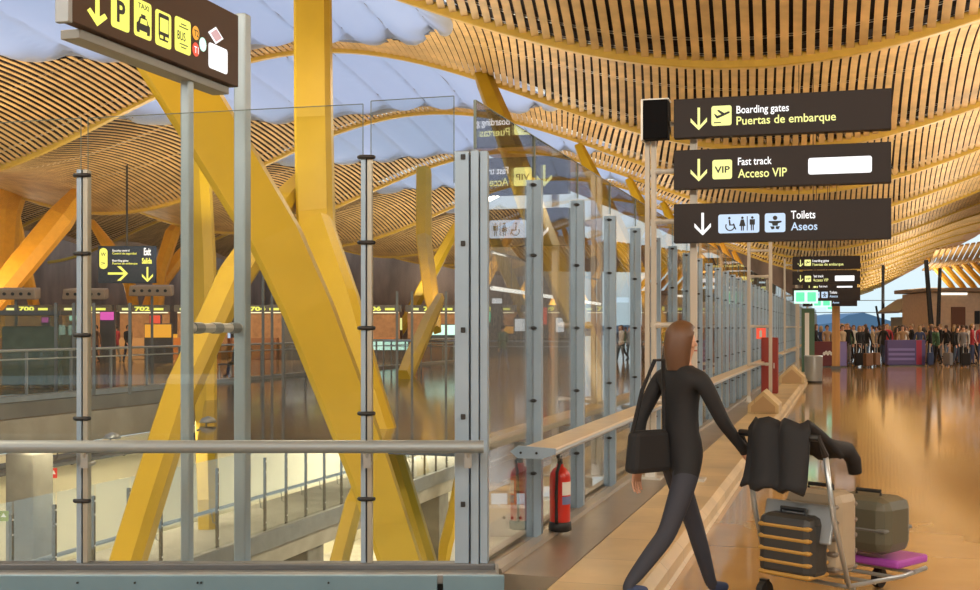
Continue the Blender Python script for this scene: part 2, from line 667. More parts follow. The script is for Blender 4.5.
# skylights: billowing white fabric stretched under the daylight
SEAM = mat('fabric_seam', (0.30, 0.32, 0.38), 0.8)
for k in range(-1, 8):
    s0 = S0 + BAY * k + 0.4
    fb = MB()
    nu, ns = 72, 26
    vs, fs = [], []
    for j in range(ns + 1):
        d = 12.9 * j / ns
        hw = 9.5 * math.sqrt(max(0.0, 1 - min(1, d / 12.9) ** 2)) + 0.05
        for i in range(nu + 1):
            u = -20.3 - hw + 2 * hw * i / nu
            # strips run obliquely; each sags between its seams
            ph = (u * 0.95 + d * 0.16) / 1.9
            sag = abs(math.sin(PI * ph)) ** 0.7
            z = roof_z(u, s0 + d) + 0.30 - 0.48 * sag + 0.35 * max(0.0, 1 - d / 1.8)
            vs.append(W(u, s0 + d, z))
    for j in range(ns):
        for i in range(nu):
            a = j * (nu + 1) + i
            fs.append((a, a + nu + 1, a + nu + 2, a + 1))
    fb.add(vs, fs)
    root = fb.build('window_%d' % (k + 2), FAB, smooth=True)
    struct(root, 'oval skylight of billowing white fabric strips')
    sm = MB()
    for n_ in range(-18, 3):
        pts = []
        for j in range(ns + 1):
            d = 12.9 * j / ns
            hw = 9.5 * math.sqrt(max(0.0, 1 - (d / 12.9) ** 2))
            u = (n_ * 1.9 - d * 0.16) / 0.95
            if abs(u + 20.3) < hw:
                pts.append(W(u, s0 + d, roof_z(u, s0 + d) + 0.25))
        if len(pts) > 1:
            sm.sweep(pts, 0.035, n=4)
    sm.build('seam', SEAM, root)
    # upstand round the opening
    up = MB()
    ring = []
    for i in range(49):
        a = PI * i / 48
        u = -20.3 + 9.4 * math.cos(a)
        d = 12.7 * math.sin(a)
        ring.append((u, s0 + d))
    for (u1, s1), (u2, s2) in zip(ring, ring[1:]):
        z1, z2 = roof_z(u1, s1), roof_z(u2, s2)
        up.add([W(u1, s1, z1 + .02), W(u2, s2, z2 + .02), W(u2, s2, z2 + .38), W(u1, s1, z1 + .38)], [(0, 1, 2, 3)])
    up.build('upstand', mat('upstand_grey', (0.5, 0.5, 0.5), 0.7), root)

# ================================================================ floors, void and platforms
EDGE_U = -1.05
fl = MB()
fl.plan([W(EDGE_U, -30), W(45, -30), W(45, 290), W(EDGE_U, 290)], -0.5, 0.0)
struct(fl.build('floor', FLOOR), 'glossy tan stone floor of the concourse')
# floor strip behind camera on the left, up to the front glass line
fl = MB()
fl.plan([(-16, -20), W(EDGE_U, -22), W(EDGE_U, 6.3), (0.35, 6.05), (-16, 6.05)], -0.5, -0.001)
struct(fl.build('floor', FLOOR), 'glossy stone floor in front of the glass balustrade')
# kerb along the glass wall: steel sill and stone plinth with a chamfered edge
kb = MB()
prof = [(-1.585, 0.0), (EDGE_U + .02, 0.0), (EDGE_U, 0.02), (EDGE_U, 0.10), (EDGE_U - 0.05, 0.15), (-1.585, 0.15)]
n = len(prof)
s1, s2 = 6.15, 250.0
vs = [W(u, s1, z) for u, z in prof] + [W(u, s2, z) for u, z in prof]
kb.add(vs, [tuple(range(n)), tuple(range(2 * n - 1, n - 1, -1))] + [(i, i + n, (i + 1) % n + n, (i + 1) % n) for i in range(n)])
struct(fixn(kb.build('trim_2', KERB)), 'pale stone kerb beside the glass wall')
SILL = mat('bronze_steel_sill', (0.33, 0.27, 0.20), 0.33, 0.5, noise=0.12, scale=2)
si = MB()
prof = [(-2.20, -0.6), (-1.59, -0.6), (-1.59, 0.152), (-1.93, 0.158), (-1.94, 0.185), (-2.0, 0.185), (-2.0, 0.16), (-2.11, 0.16), (-2.11, 0.185), (-2.17, 0.185), (-2.18, 0.15), (-2.20, 0.15)]
n = len(prof)
s1 = 6.75
vs = [W(u, s1 + .1, z) for u, z in prof] + [W(u, s2, z) for u, z in prof]
si.add(vs, [tuple(range(n)), tuple(range(2 * n - 1, n - 1, -1))] + [(i, i + n, (i + 1) % n + n, (i + 1) % n) for i in range(n)])
struct(fixn(si.build('trim_3', SILL)), 'bronze steel sill at the foot of the glass wall')

# platform of the check-in hall and the dark bridge floor behind the glass
BR = [W(-4.45, 15.2), W(-4.45, 250), W(-17.5, 250), W(-17.5, 31.0), (-4.18, 17.3), ]
bf = MB()
bf.plan([(p[0], p[1]) for p in BR], -0.10, 0.0)
struct(bf.build('floor', DFLOOR), 'dark polished floor beyond the side glass')
BRF = mat('bridge_fascia', (0.16, 0.15, 0.135), 0.5, 0.2, noise=0.1)
bb = MB()
bb.plan([(p[0], p[1]) for p in [W(-4.35, 15.2), W(-4.35, 250), W(-4.6, 250), W(-4.6, 15.3)]], -0.42, 0.04)
struct(fixn(bb.build('trim_4', BRF)), 'grey steel edge of the dark floor')
ff = MB()
ff.plan([(p[0], p[1]) for p in [W(-17.5, 5), W(-17.5, 250), W(-76, 250), W(-76, 5)]], -1.05, 0.0)
struct(ff.build('floor', mat('hall_floor', (0.30, 0.20, 0.12), 0.12, noise=0.08, spec=0.6)), 'floor of the check-in hall across the void')
fc = MB()
for (z0, z1, du, m_) in ((-0.02, 0.10, 0.0, GRY), (-0.38, -0.04, -0.03, DCONC), (-1.10, -0.40, 0.05, CONC)):
    fc.plan([W(-17.42 + du, 5), W(-17.42 + du, 249), W(-17.75, 249), W(-17.75, 5)], z0, z1, m_)
struct(fc.build('trim_5', CONC), 'concrete edge of the check-in hall floor')

# lower level: floor, back wall, wall under the dark floor
lf = MB()
lf.plan([W(-40, -5), W(2, -5), W(2, 90), W(-40, 90)], -6.4, -6.1)
struct(lf.build('floor', LFLOOR), 'pale floor of the lower level')
bw = MB()
bw.plan([W(-17.3, 2), W(-17.3, 90), W(-17.0, 90), W(-17.0, 2)], -6.1, -1.1)
struct(bw.build('wall_left', CREAM), 'cream wall of the lower level')
bw = MB()
bw.plan([W(-17, 70), W(-1, 70), W(-1, 70.4), W(-17, 70.4)], -6.1, -0.4)
struct(bw.build('wall_far', CREAM), 'cream end wall of the lower level')

# far walls of the hall
bk = MB()
bk.plan([W(-78, 150), W(-5, 150), W(-5, 151), W(-78, 151)], 0, 13.5)
struct(bk.build('wall_back', mat('brown_wall', (0.24, 0.17, 0.13), 0.6, noise=0.6, scale=0.35, stretch=(1, 1, .3))), 'brown far wall of the check-in hall')
bk = MB()
bk.plan([W(-76.5, 0), W(-76.5, 150), W(-75.8, 150), W(-75.8, 0)], 0, 13.5)
struct(bk.build('wall_left', mat('brown_wall', (0.2, 0.1, 0.05))), 'brown side wall of the check-in hall')
# distant mountains and ground outside
gm = MB()
gm.plan([(-900, 300), (1800, 300), (1800, 2600), (-900, 2600)], -6, -5)
struct(gm.build('ground_outside', mat('airfield', (0.22, 0.26, 0.26), 0.9)), 'airfield outside')
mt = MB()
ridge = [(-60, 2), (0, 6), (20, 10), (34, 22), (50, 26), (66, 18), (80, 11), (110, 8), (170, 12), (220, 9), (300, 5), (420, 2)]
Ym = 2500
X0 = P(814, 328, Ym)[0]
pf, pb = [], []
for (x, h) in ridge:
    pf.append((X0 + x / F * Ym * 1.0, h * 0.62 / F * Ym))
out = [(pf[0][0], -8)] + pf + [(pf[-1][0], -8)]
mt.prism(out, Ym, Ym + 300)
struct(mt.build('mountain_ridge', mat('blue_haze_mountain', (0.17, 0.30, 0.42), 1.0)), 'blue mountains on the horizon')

# right side wall of the concourse, out of the view, and the wall behind the camera
WR = stone_mat('warm_wall_panels', (0.55, 0.42, 0.27), 0.6, tile=(2.4, 1.2), joint=0.02, jcol=0.6, var=0.08)
rw = MB()
rw.plan([W(40, -30), W(41, -30), W(41, 200), W(40, 200)], 0, 14)
struct(rw.build('wall_right', WR), 'warm panelled wall on the right of the concourse')
rw = MB()
rw.plan([W(-76, -31), W(41, -31), W(41, -30), W(-76, -30)], 0, 14)
struct(rw.build('wall_behind', WR), 'warm panelled wall behind the camera')

# ================================================================ glass wall beside the concourse
GU = -2.06
TOPZ, GTOP, BASEZ = 2.62, 2.92, 0.16
post_sp = 1.40
first_s = 8.11


def wall_post(name, label, group, loc, rz, zc, clampz, top):
    """two aluminium channels with the glass clamped between them; local x across the pane, y along it"""
    t = thing(name, label, 'post', loc, rz, group)
    for sx in (-1, 1):
        m = MB()
        m.plan([(sx * 0.006, -0.028), (sx * 0.058, -0.028), (sx * 0.058, 0.028), (sx * 0.006, 0.028), (sx * 0.006, 0.014), (sx * 0.044, 0.014), (sx * 0.044, -0.014), (sx * 0.006, -0.014)], 0.0, top, ALU)
        fixn(m.build('channel', ALU, t))
    for z in clampz:
        m = MB()
        m.lathe((0, 0, 0), [(0.0, -0.016), (0.026, -0.014), (0.03, 0), (0.026, 0.014), (0.0, 0.016)], BLK, 12)
        m.v = [(a * 0.95, c * 1.6 - 0.03, b * 0.45 + z) for a, b, c in m.v]
        fixn(m.build('clamp', BLK, t))
    return t


CZ = [0.985, 0.50, 0.0, -0.50, -1.0]
p0 = wall_post('glass_wall_post', '', 'aluminium posts of the side glass wall', W(GU, first_s, BASEZ), -TH, 0, [1.6 + c - BASEZ for c in CZ], TOPZ - BASEZ)
posts = [p0]
NP = 62
for i in range(1, NP):
    c = copy_tree(p0)
    c.location = W(GU, first_s + post_sp * i, BASEZ)
    posts.append(c)
def ordw(n):
    low = ['zeroth', 'first', 'second', 'third', 'fourth', 'fifth', 'sixth', 'seventh', 'eighth', 'ninth', 'tenth', 'eleventh', 'twelfth', 'thirteenth', 'fourteenth', 'fifteenth', 'sixteenth', 'seventeenth', 'eighteenth', 'nineteenth']
    if n < 20:
        return low[n]
    t_ = ['twentieth', 'thirtieth', 'fortieth', 'fiftieth', 'sixtieth'][n // 10 - 2]
    return t_ if n % 10 == 0 else ['twenty', 'thirty', 'forty', 'fifty', 'sixty'][n // 10 - 2] + '-' + low[n % 10]


names = ['first', 'second', 'third', 'fourth', 'fifth', 'sixth', 'seventh', 'eighth', 'ninth', 'tenth', 'eleventh', 'twelfth', 'thirteenth', 'fourteenth', 'fifteenth', 'sixteenth']
for i, c in enumerate(posts):
    if i == 0:
        c['label'] = 'aluminium wall post standing right behind the red fire extinguisher'
    elif i < 14:
        c['label'] = 'aluminium post of the side glass wall, %s beyond the fire extinguisher' % names[i - 1]
    else:
        c['label'] = 'far aluminium post in the dense glass wall row, %s beyond the fire extinguisher' % ordw(i)
    if i >= 14:
        c['group'] = 'distant posts of the side glass wall'

# side panes, one between each two posts
g = MB()
g.box((0, 0, (GTOP - BASEZ) / 2), (0.012, post_sp - 0.02, GTOP - BASEZ))
pane0 = g.build('glass_screen', GLS, None, loc=W(GU, first_s + post_sp / 2, BASEZ + .002), rz=-TH)
eg = MB()
for sy in (-1, 1):
    eg.box((0, sy * (post_sp / 2 - 0.012), (TOPZ + GTOP) / 2 - BASEZ + .01), (0.016, 0.010, GTOP - TOPZ - .02))
eg.box((0, 0, GTOP - BASEZ), (0.013, post_sp - 0.02, 0.006))
ed = eg.build('edge', GEDGE, pane0)
tag(pane0, 'clear glass pane of the side wall just beyond the fire extinguisher', 'glass pane', 'clear panes of the side glass wall')
for i in range(-1, NP - 1):
    if i == 0:
        continue
    c = copy_tree(pane0)
    c.location = W(GU, first_s + post_sp * (i + .5) + (0.0 if i >= 0 else 0.0), BASEZ + .002)
    if i == -1:
        c['label'] = 'clear glass pane between the thick corner pillar and the fire extinguisher'
    elif i < 13:
        c['label'] = 'clear glass pane of the side wall, %s beyond the fire extinguisher' % names[i]
    else:
        c['label'] = 'far clear pane in the dense glass wall, %s beyond the fire extinguisher' % ordw(i + 1)
        c['group'] = 'distant panes of the side glass wall'

# ================================================================ corner pillar and the front glass
CPX = P(472, 400, 6.95)
t = thing('corner_pillar', 'thick blue-grey aluminium pillar where front and side glass meet', 'pillar', (CPX[0], 6.95, 0.12), -TH * 0.35)
for (x0, x1, y0, y1) in ((-0.094, -0.012, -0.05, 0.05), (0.0, 0.045, -0.062, 0.05), (0.050, 0.094, -0.045, 0.05)):
    m = MB()
    m.box(((x0 + x1) / 2, (y0 + y1) / 2, 1.245), (x1 - x0, y1 - y0, 2.49))
    m.build('channel', ALU, t, bevel=0.004)
m = MB()
m.box((0.0, 0.02, 1.24), (0.17, 0.03, 2.47))
m.build('core', DKG, t)
for z in (158, 244, 330, 416, 503):
    zz = 1.6 - (z - 328) / F * 6.95 - 0.12
    m = MB()
    m.box((-0.045, -0.056, zz), (0.026, 0.014, 0.03))
    m.build('clamp', BLK, t, bevel=0.004)

FY = 6.95
FRONT = [(84, 170, 'left end, beside the exit sign'), (367, 156, 'in front of the big yellow strut')]
fp = []
for (px, py, d) in FRONT:
    x = (px - 490) / F * FY
    top = 1.6 + (328 - py) / F * FY
    clz = [1.6 + (328 - y) / F * FY - 0.10 for y in ((176, 254, 335, 418, 500) if px < 100 else (158, 243, 328, 413, 498))]
    t = thing('glass_wall_post', 'slim upright aluminium post of the front glass, ' + d, 'post', (x, FY, 0.10), 0, 'posts of the front glass')
    for sx in (-1, 1):
        m = MB()
        m.box((sx * 0.018, 0, (top - 0.1) / 2), (0.028, 0.07, top - 0.1))
        m.build('channel', ALU if sx < 0 else mat('bronze_aluminium', (0.42, 0.40, 0.34), 0.38, 0.6), t, bevel=0.004)
    m = MB()
    m.box((0, 0.01, (top - 0.1) / 2), (0.02, 0.045, top - 0.1))
    m.build('gasket', BLK, t)
    for z in clz:
        m = MB()
        m.sweep([(-0.043, -0.03, z), (-0.034, -0.045, z), (0.034, -0.045, z), (0.043, -0.03, z)], 0.012, n=8)
        m.build('clamp', BLK, t, smooth=True)


def front_pane(x0p, x1p, t0, t1, label):
    xa, xb = (x0p - 490) / F * FY, (x1p - 490) / F * FY
    za, zb = 1.6 + (328 - t0) / F * FY, 1.6 + (328 - t1) / F * FY
    m = MB()
    y0, y1 = FY - 0.006, FY + 0.006
    m.hexa([(xa, y0, .10), (xb, y0, .10), (xb, y1, .10), (xa, y1, .10), (xa, y0, za), (xb, y0, zb), (xb, y1, zb), (xa, y1, za)])
    g = m.build('glass_screen', GLSF)
    e_ = MB()
    e_.tube((xa, FY, za), (xb, FY, zb), 0.0028, n=6)
    for x, z in ((xa, za), (xb, zb)):
        e_.tube((x, FY, z - .5), (x, FY, z), 0.0028, n=6)
    e_.build('edge', GEDGE, g)
    return tag(g, label, 'glass pane', 'panes of the front glass')


front_pane(-90, 81, 128, 118, 'clear front glass pane at the far left edge of the view')
front_pane(88, 363, 118, 104, 'wide clear front glass pane between the two slim posts')
front_pane(371, 454, 101, 96, 'narrow clear front glass pane beside the thick corner pillar')

# base beam with blue-grey panels
bt = thing('base_beam', 'grey steel base beam under the front glass with blue panels', 'beam', (0, 0, .15))
m = MB()
m.box((-2.2, 6.93, 0.045), (4.5, 0.30, 0.06))
m.build('ledge', GRY, bt, bevel=0.01)
m = MB()
m.box((-2.2, 6.93, 0.09), (4.46, 0.10, 0.04))
m.build('rail', DKG, bt, bevel=0.008)
m = MB()
m.box((-2.2, 6.98, -0.30), (4.5, 0.16, 0.64))
m.build('core', DKG, bt)
for x0, x1 in ((-4.4, -0.295), (-0.262, 0.08)):
    m = MB()
    m.box(((x0 + x1) / 2, 6.77, -0.065), (x1 - x0, 0.03, 0.27))
    m.build('panel', BLUEP, bt, bevel=0.004)
m = MB()
for x in (-1.63, -1.61, -1.98, -2.3, -0.9, -3.2):
    m.tube((x, 6.745, 0.03), (x, 6.758, 0.03), 0.006, n=8)
m.build('rivet', BLK, bt)

# front handrail
hz = 1.6 - (446 - 328) / F * 6.78
hr = thing('handrail', 'round grey steel handrail running across the front glass', 'handrail', (0, 6.74, hz))
m = MB()
m.tube((-4.3, 0, 0), (-0.035, 0, 0), 0.036, n=20)
m.build('tube', mat('rail_steel', (.27, .31, .33), .38, .5), hr, smooth=False)
for px in (84, 367, 468):
    x = (px - 490) / F * 6.74
    m = MB()
    m.sweep([(x, 0.0, -0.03), (x, 0.02, -0.09), (x, 0.10, -0.11), (x, 0.17, -0.11)], 0.013, n=8)
    m.box((x, 0.015, -0.075), (0.04, 0.03, 0.09))
    m.build('bracket', ALU2, hr)

# the flat shelf-like rail along the side glass
sr = thing('handrail', 'wide flat tan handrail with a bolted grey end plate along the side glass', 'handrail', W(-1.82, 7.25, 0.86), -TH)
m = MB()
L = 24.4
m.plan([(-0.11, 0), (0.11, 0), (0.11, L), (-0.11, L)], -0.05, 0.0)
m.build('board', mat('tan_rail', (0.60, 0.46, 0.27), 0.35, 0.2, noise=0.08), sr, bevel=0.012)
m = MB()
m.tube((0.1, 0.01, -0.03), (0.1, L, -0.03), 0.018, n=10)
m.build('edge_tube', ALU2, sr)
m = MB()
m.prism([(-0.17, -0.025), (-0.12, -0.065), (0.03, -0.065), (0.12, -0.035), (0.12, 0.0), (-0.12, 0.012)], -0.02, 0.0)
fixn(m.build('end_plate', ALU, sr))
m = MB()
for x in (-0.10, 0.0):
    m.tube((x, -0.026, -0.03), (x, -0.02, -0.03), 0.008, n=8)
m.build('bolt', BLK, sr)
for i in range(0, 17):
    y = first_s - 7.25 + post_sp * i
    if y < L:
        m = MB()
        m.box((-0.16, y, -0.07), (0.14, 0.03, 0.04))
        m.build('bracket', ALU2, sr)
sr2 = copy_tree(sr, label='far stretch of flat handrail beyond the red cabinet')
sr2.location = W(-1.82, 35.0, 0.86)
# small crossbars between pillar and first post
for (z, d) in ((440, 'upper'), (463, 'lower')):
    zz = 1.6 - (z - 328) / F * 7.6
    m = MB()
    a, b = W(GU - 0.05, 7.0, zz), W(GU - 0.05, 8.1, zz)
    m.tube(a, b, 0.018, n=10)
    o = m.build('cross_rod', ALU2)
    tag(o, d + ' dark steel rod bracing the corner pillar to the first side post', 'rod', 'rods beside the corner pillar')

# ================================================================ yellow struts
def strut(name, pts, widths, depth, label, m=YEL, group=None, cat='strut', nose=0.30):
    """box-section strut with a folded front; pts are real 3-D points, widths are the section widths"""
    mb = MB()
    vs, fs = [], []
    pts = [Vector(p) for p in pts]
    L = len(pts)
    for i, p in enumerate(pts):
        d = (pts[min(i + 1, L - 1)] - pts[max(i - 1, 0)]).normalized()
        side = Vector((d.z, 0, -d.x)).normalized()
        if side.x < 0:
            side = -side
        back = side.cross(d).normalized()
        if back.y < 0:
            back = -back
        w_, dp = widths[i] / 2, depth * widths[i] / max(widths) / 2
        sec = [(-1, -.75), (-.85, -1), (nose, -1.12), (.95, -.45), (1, .5), (.85, .95), (-.85, 1), (-1, .8)]
        for a, b in sec:
            vs.append(p + side * (a * w_) + back * (b * dp))
    n = 8
    for i in range(L - 1):
        for k in range(n):
            fs.append((i * n + k, i * n + (k + 1) % n, (i + 1) * n + (k + 1) % n, (i + 1) * n + k))
    fs += [tuple(range(n)), tuple(range((L - 1) * n, L * n))]
    mb.add(vs, fs)
    o = fixn(mb.build(name, m))
    return tag(o, label, cat, group)


def curve_px(lst, n=5):
    """lst of (px, py, Y, width px) -> points and widths in metres"""
    pts, ws = [], []
    for a, b in zip(lst, lst[1:]):
        for k in range(n):
            t = k / n
            v = [a[j] + (b[j] - a[j]) * t for j in range(4)]
            pts.append(P(*v[:3]))
            ws.append(v[3] * v[2] / F)
    v = lst[-1]
    pts.append(P(*v[:3]))
    ws.append(v[3] * v[2] / F)
    return pts, ws


p, ws = curve_px([(-150, -620, 15, 58), (100, -80, 14, 58), (165, 55, 13.6, 58), (220, 145, 13.3, 55), (277, 240, 13, 52), (310, 312, 12.8, 49), (344, 400, 12.5, 46), (370, 470, 12.3, 43), (405, 575, 12, 40), (446, 700, 11.8, 38), (590, 1140, 11.5, 34)], 3)
strut('roof_strut', p, ws, 0.55, 'massive yellow diagonal strut crossing behind the brown parking sign', nose=-.75)
p, ws = curve_px([(312, -700, 23, 40), (313, 0, 23, 36), (314, 120, 23, 37), (316, 215, 22.5, 37), (319, 262, 22, 34)], 3)
strut('roof_strut', p, ws, 0.5, 'straight vertical yellow column rising out of the top of the view', nose=.7)
p, ws = curve_px([(316, 225, 22, 34), (341, 300, 21, 36), (366, 390, 20, 34), (392, 470, 19, 33), (424, 575, 18, 32), (444, 640, 17.5, 30), (500, 865, 17.4, 26)], 3)
strut('roof_strut', p, ws, 0.5, 'yellow strut running down-right from the foot of the vertical column', nose=.6)
p, ws = curve_px([(306, 178, 24.2, 16), (284, 205, 22.5, 22), (232, 282, 19, 27), (182, 392, 17, 29), (126, 570, 15, 31), (98, 660, 14.5, 30), (3, 980, 14.3, 26)], 3)
strut('roof_strut', p, ws, 0.5, 'yellow leaning strut running down to the lower level at left', nose=.5)
p, ws = curve_px([(190, 20, 30, 18), (196, 120, 29, 22), (203, 260, 28, 24), (206, 400, 27, 20), (208, 500, 26, 18), (210, 690, 25.8, 15)], 2)
strut('roof_strut', p, ws, 0.5, 'slim upright yellow column between the two steel sign legs')
p, ws = curve_px([(367, 470, 14.5, 14), (354, 505, 14.3, 18), (336, 575, 14, 18), (322, 640, 13.8, 17), (225, 1004, 13.8, 15)], 2)
strut('roof_strut', p, ws, 0.3, 'short lower yellow strut leaning against the foot of the massive one')
p, ws = curve_px([(484, 78, 45.5, 18), (505, 130, 43, 22), (540, 230, 36, 26), (590, 350, 30, 24), (606, 410, 26, 18)], 2)
strut('roof_strut', p, ws, 0.8, 'yellow strut seen through the side glass behind the toilets reflection')
p, ws = curve_px([(424, 172, 68, 15), (424, 240, 64, 15), (432, 300, 56, 14), (437, 330, 52, 8)], 2)
strut('roof_strut', p, ws, 0.8, 'small distant yellow column hanging from a far roof rib')
p, ws = curve_px([(440, 300, 52, 8), (428, 325, 46, 13), (410, 365, 40, 15), (403, 382, 38, 14)], 2)
strut('roof_strut', p, ws, 0.8, 'small distant yellow strut leaning left onto the dark floor')
p, ws = curve_px([(82, 192, 64, 16), (60, 220, 62, 25), (20, 268, 60, 25), (-30, 330, 58, 22)], 2)
strut('roof_strut', p, ws, 1.0, 'orange strut slanting down to the left edge of the view', AMB)
p, ws = curve_px([(18, 180, 70, 22), (6, 215, 68, 26), (2, 290, 66, 22), (6, 345, 64, 16)], 2)
strut('roof_strut', p, ws, 1.0, 'orange upright strut cut by the left edge of the view', AMB)
p, ws = curve_px([(16, 210, 90, 5), (24, 260, 88, 9), (38, 322, 86, 9)], 2)
strut('roof_strut', p, ws, 0.8, 'thin orange strut crossing behind the slanting one at far left', AMB)
p, ws = curve_px([(92, 222, 92, 6), (108, 245, 90, 11), (130, 285, 88, 10), (140, 340, 86, 8)], 2)
strut('roof_strut', p, ws, 0.8, 'orange strut behind the hanging navy exit sign', AMB)
p, ws = curve_px([(184, 215, 84, 6), (172, 235, 82, 13), (160, 272, 80, 12), (156, 340, 78, 9)], 2)
strut('roof_strut', p, ws, 0.8, 'orange strut right of the hanging navy exit sign', AMB)
p, ws = curve_px([(205, 228, 84, 6), (180, 258, 82, 12), (150, 300, 80, 10), (135, 345, 78, 8)], 2)
strut('roof_strut', p, ws, 0.8, 'orange strut leaning away from the navy exit sign at its right', AMB)
# struts repeated under each farther rib
lab2 = ['yellow strut leaning right behind the near sign frame', 'yellow strut leaning right behind the middle of the glass wall', 'yellow strut leaning right far behind the glass wall']
for k in range(2, 9):
    s = S0 + BAY * k
    for (ut, ub, nm, gr) in ((-12.6, -7.6, 'yellow strut leaning right under a far roof rib', 'far struts leaning right'), (-13.4, -17.5, 'yellow strut leaning left under a far roof rib', 'far struts leaning left'), (-26.5, -21.5, 'yellow inner strut under a far skylight', 'far inner struts'), (-27.2, -33, 'yellow outer strut under a far skylight', 'far outer struts')):
        if k < 4 and ut < -13:
            continue
        a = W(ut, s, roof_z(ut, s, False) - 0.2)
        b = W(ub, s - 1.5, 0.0)
        c_ = a.lerp(b, .5)
        nm += ', %s beyond the nearest' % ['the one', 'first', 'second', 'third', 'fourth', 'fifth', 'sixth'][k - 2] if k > 2 else ', the nearest such strut'
        strut('roof_strut', [a, a.lerp(b, .2), c_, a.lerp(b, .8), b], [0.45, .75, .95, .8, .45], 0.8, nm, YEL if k < 5 else AMB, gr)

# ================================================================ signs
def rrect(x0, z0, x1, z1, r, n=4):
    pts = []
    for cx, cz, a0 in ((x1 - r, z1 - r, 0), (x0 + r, z1 - r, 90), (x0 + r, z0 + r, 180), (x1 - r, z0 + r, 270)):
        for i in range(n + 1):
            a = math.radians(a0 + 90 * i / n)
            pts.append((cx + r * math.cos(a), cz + r * math.sin(a)))
    return pts


def circ(x, z, r, n=14, sx=1.0):
    return [(x + r * sx * math.cos(2 * PI * i / n), z + r * math.sin(2 * PI * i / n)) for i in range(n)]


def arrow(x, z, h, ang=0.0, w_=None):
    """arrow pointing down (ang=0) centred at x,z"""
    t = 0.11 * h
    pts = [(0, -.5 * h), (.36 * h, -.14 * h), (.36 * h, .04 * h), (t / 2, -.30 * h), (t / 2, .5 * h), (-t / 2, .5 * h), (-t / 2, -.30 * h), (-.36 * h, .04 * h), (-.36 * h, -.14 * h)]
    ca, sa = math.cos(ang), math.sin(ang)
    return [(x + a * ca - b * sa, z + a * sa + b * ca) for a, b in pts]


def icon_plane(mb, x0, z0, s, y, m):
    def q(pts):
        mb.prism([(x0 + a * s, z0 + b * s) for a, b in pts], y - .002, y, m)
    q([(.12, .62), (.17, .60), (.30, .50), (.50, .56), (.28, .76), (.36, .80), (.64, .62), (.84, .70), (.92, .68), (.90, .61), (.30, .36), (.24, .38)])
    q([(.12, .18), (.48, .18), (.48, .13), (.12, .13)])


def icon_man(mb, x, z, h, y, m, skirt=False):
    mb.prism(circ(x, z + .90 * h, .09 * h, 10), y - .002, y, m)
    if skirt:
        mb.prism([(x - .10 * h, z + .78 * h), (x + .10 * h, z + .78 * h), (x + .22 * h, z + .32 * h), (x - .22 * h, z + .32 * h)], y - .002, y, m)
    else:
        mb.prism([(x - .18 * h, z + .78 * h), (x + .18 * h, z + .78 * h), (x + .18 * h, z + .40 * h), (x - .18 * h, z + .40 * h)], y - .002, y, m)
    for sx in (-1, 1):
        mb.prism([(x + sx * .02 * h, z + .40 * h), (x + sx * .11 * h, z + .40 * h), (x + sx * .10 * h, z), (x + sx * .03 * h, z)][::sx], y - .002, y, m)


def icon_wheel(mb, x, z, h, y, m):
    mb.prism(circ(x - .05 * h, z + .90 * h, .09 * h, 10), y - .002, y, m)
    # ring of the wheel
    n = 16
    for i in range(n - 5):
        a0, a1 = math.radians(150 + 360 * i / n), math.radians(150 + 360 * (i + 1.05) / n)
        r1, r2 = .34 * h, .26 * h
        cx, cz = x, z + .32 * h
        mb.prism([(cx + r1 * math.cos(a0), cz + r1 * math.sin(a0)), (cx + r1 * math.cos(a1), cz + r1 * math.sin(a1)), (cx + r2 * math.cos(a1), cz + r2 * math.sin(a1)), (cx + r2 * math.cos(a0), cz + r2 * math.sin(a0))], y - .002, y, m)
    mb.prism([(x - .10 * h, z + .78 * h), (x, z + .78 * h), (x + .05 * h, z + .45 * h), (x + .30 * h, z + .45 * h), (x + .44 * h, z + .10 * h), (x + .36 * h, z + .07 * h), (x + .22 * h, z + .37 * h), (x - .06 * h, z + .37 * h)], y - .002, y, m)


def icon_baby(mb, x, z, h, y, m):
    mb.prism(circ(x, z + .82 * h, .15 * h, 12), y - .002, y, m)
    mb.prism([(x - .42 * h, z + .62 * h), (x + .42 * h, z + .62 * h), (x + .42 * h, z + .52 * h), (x + .2 * h, z + .46 * h), (x - .2 * h, z + .46 * h), (x - .42 * h, z + .52 * h)], y - .002, y, m)
    mb.prism([(x - .2 * h, z + .46 * h), (x + .2 * h, z + .46 * h), (x + .16 * h, z + .30 * h), (x - .16 * h, z + .30 * h)], y - .002, y, m)
    for sx in (-1, 1):
        mb.prism([(x + sx * .05 * h, z + .26 * h), (x + sx * .32 * h, z + .26 * h), (x + sx * .22 * h, z + .05 * h), (x + sx * .04 * h, z + .10 * h)][::sx], y - .002, y, m)


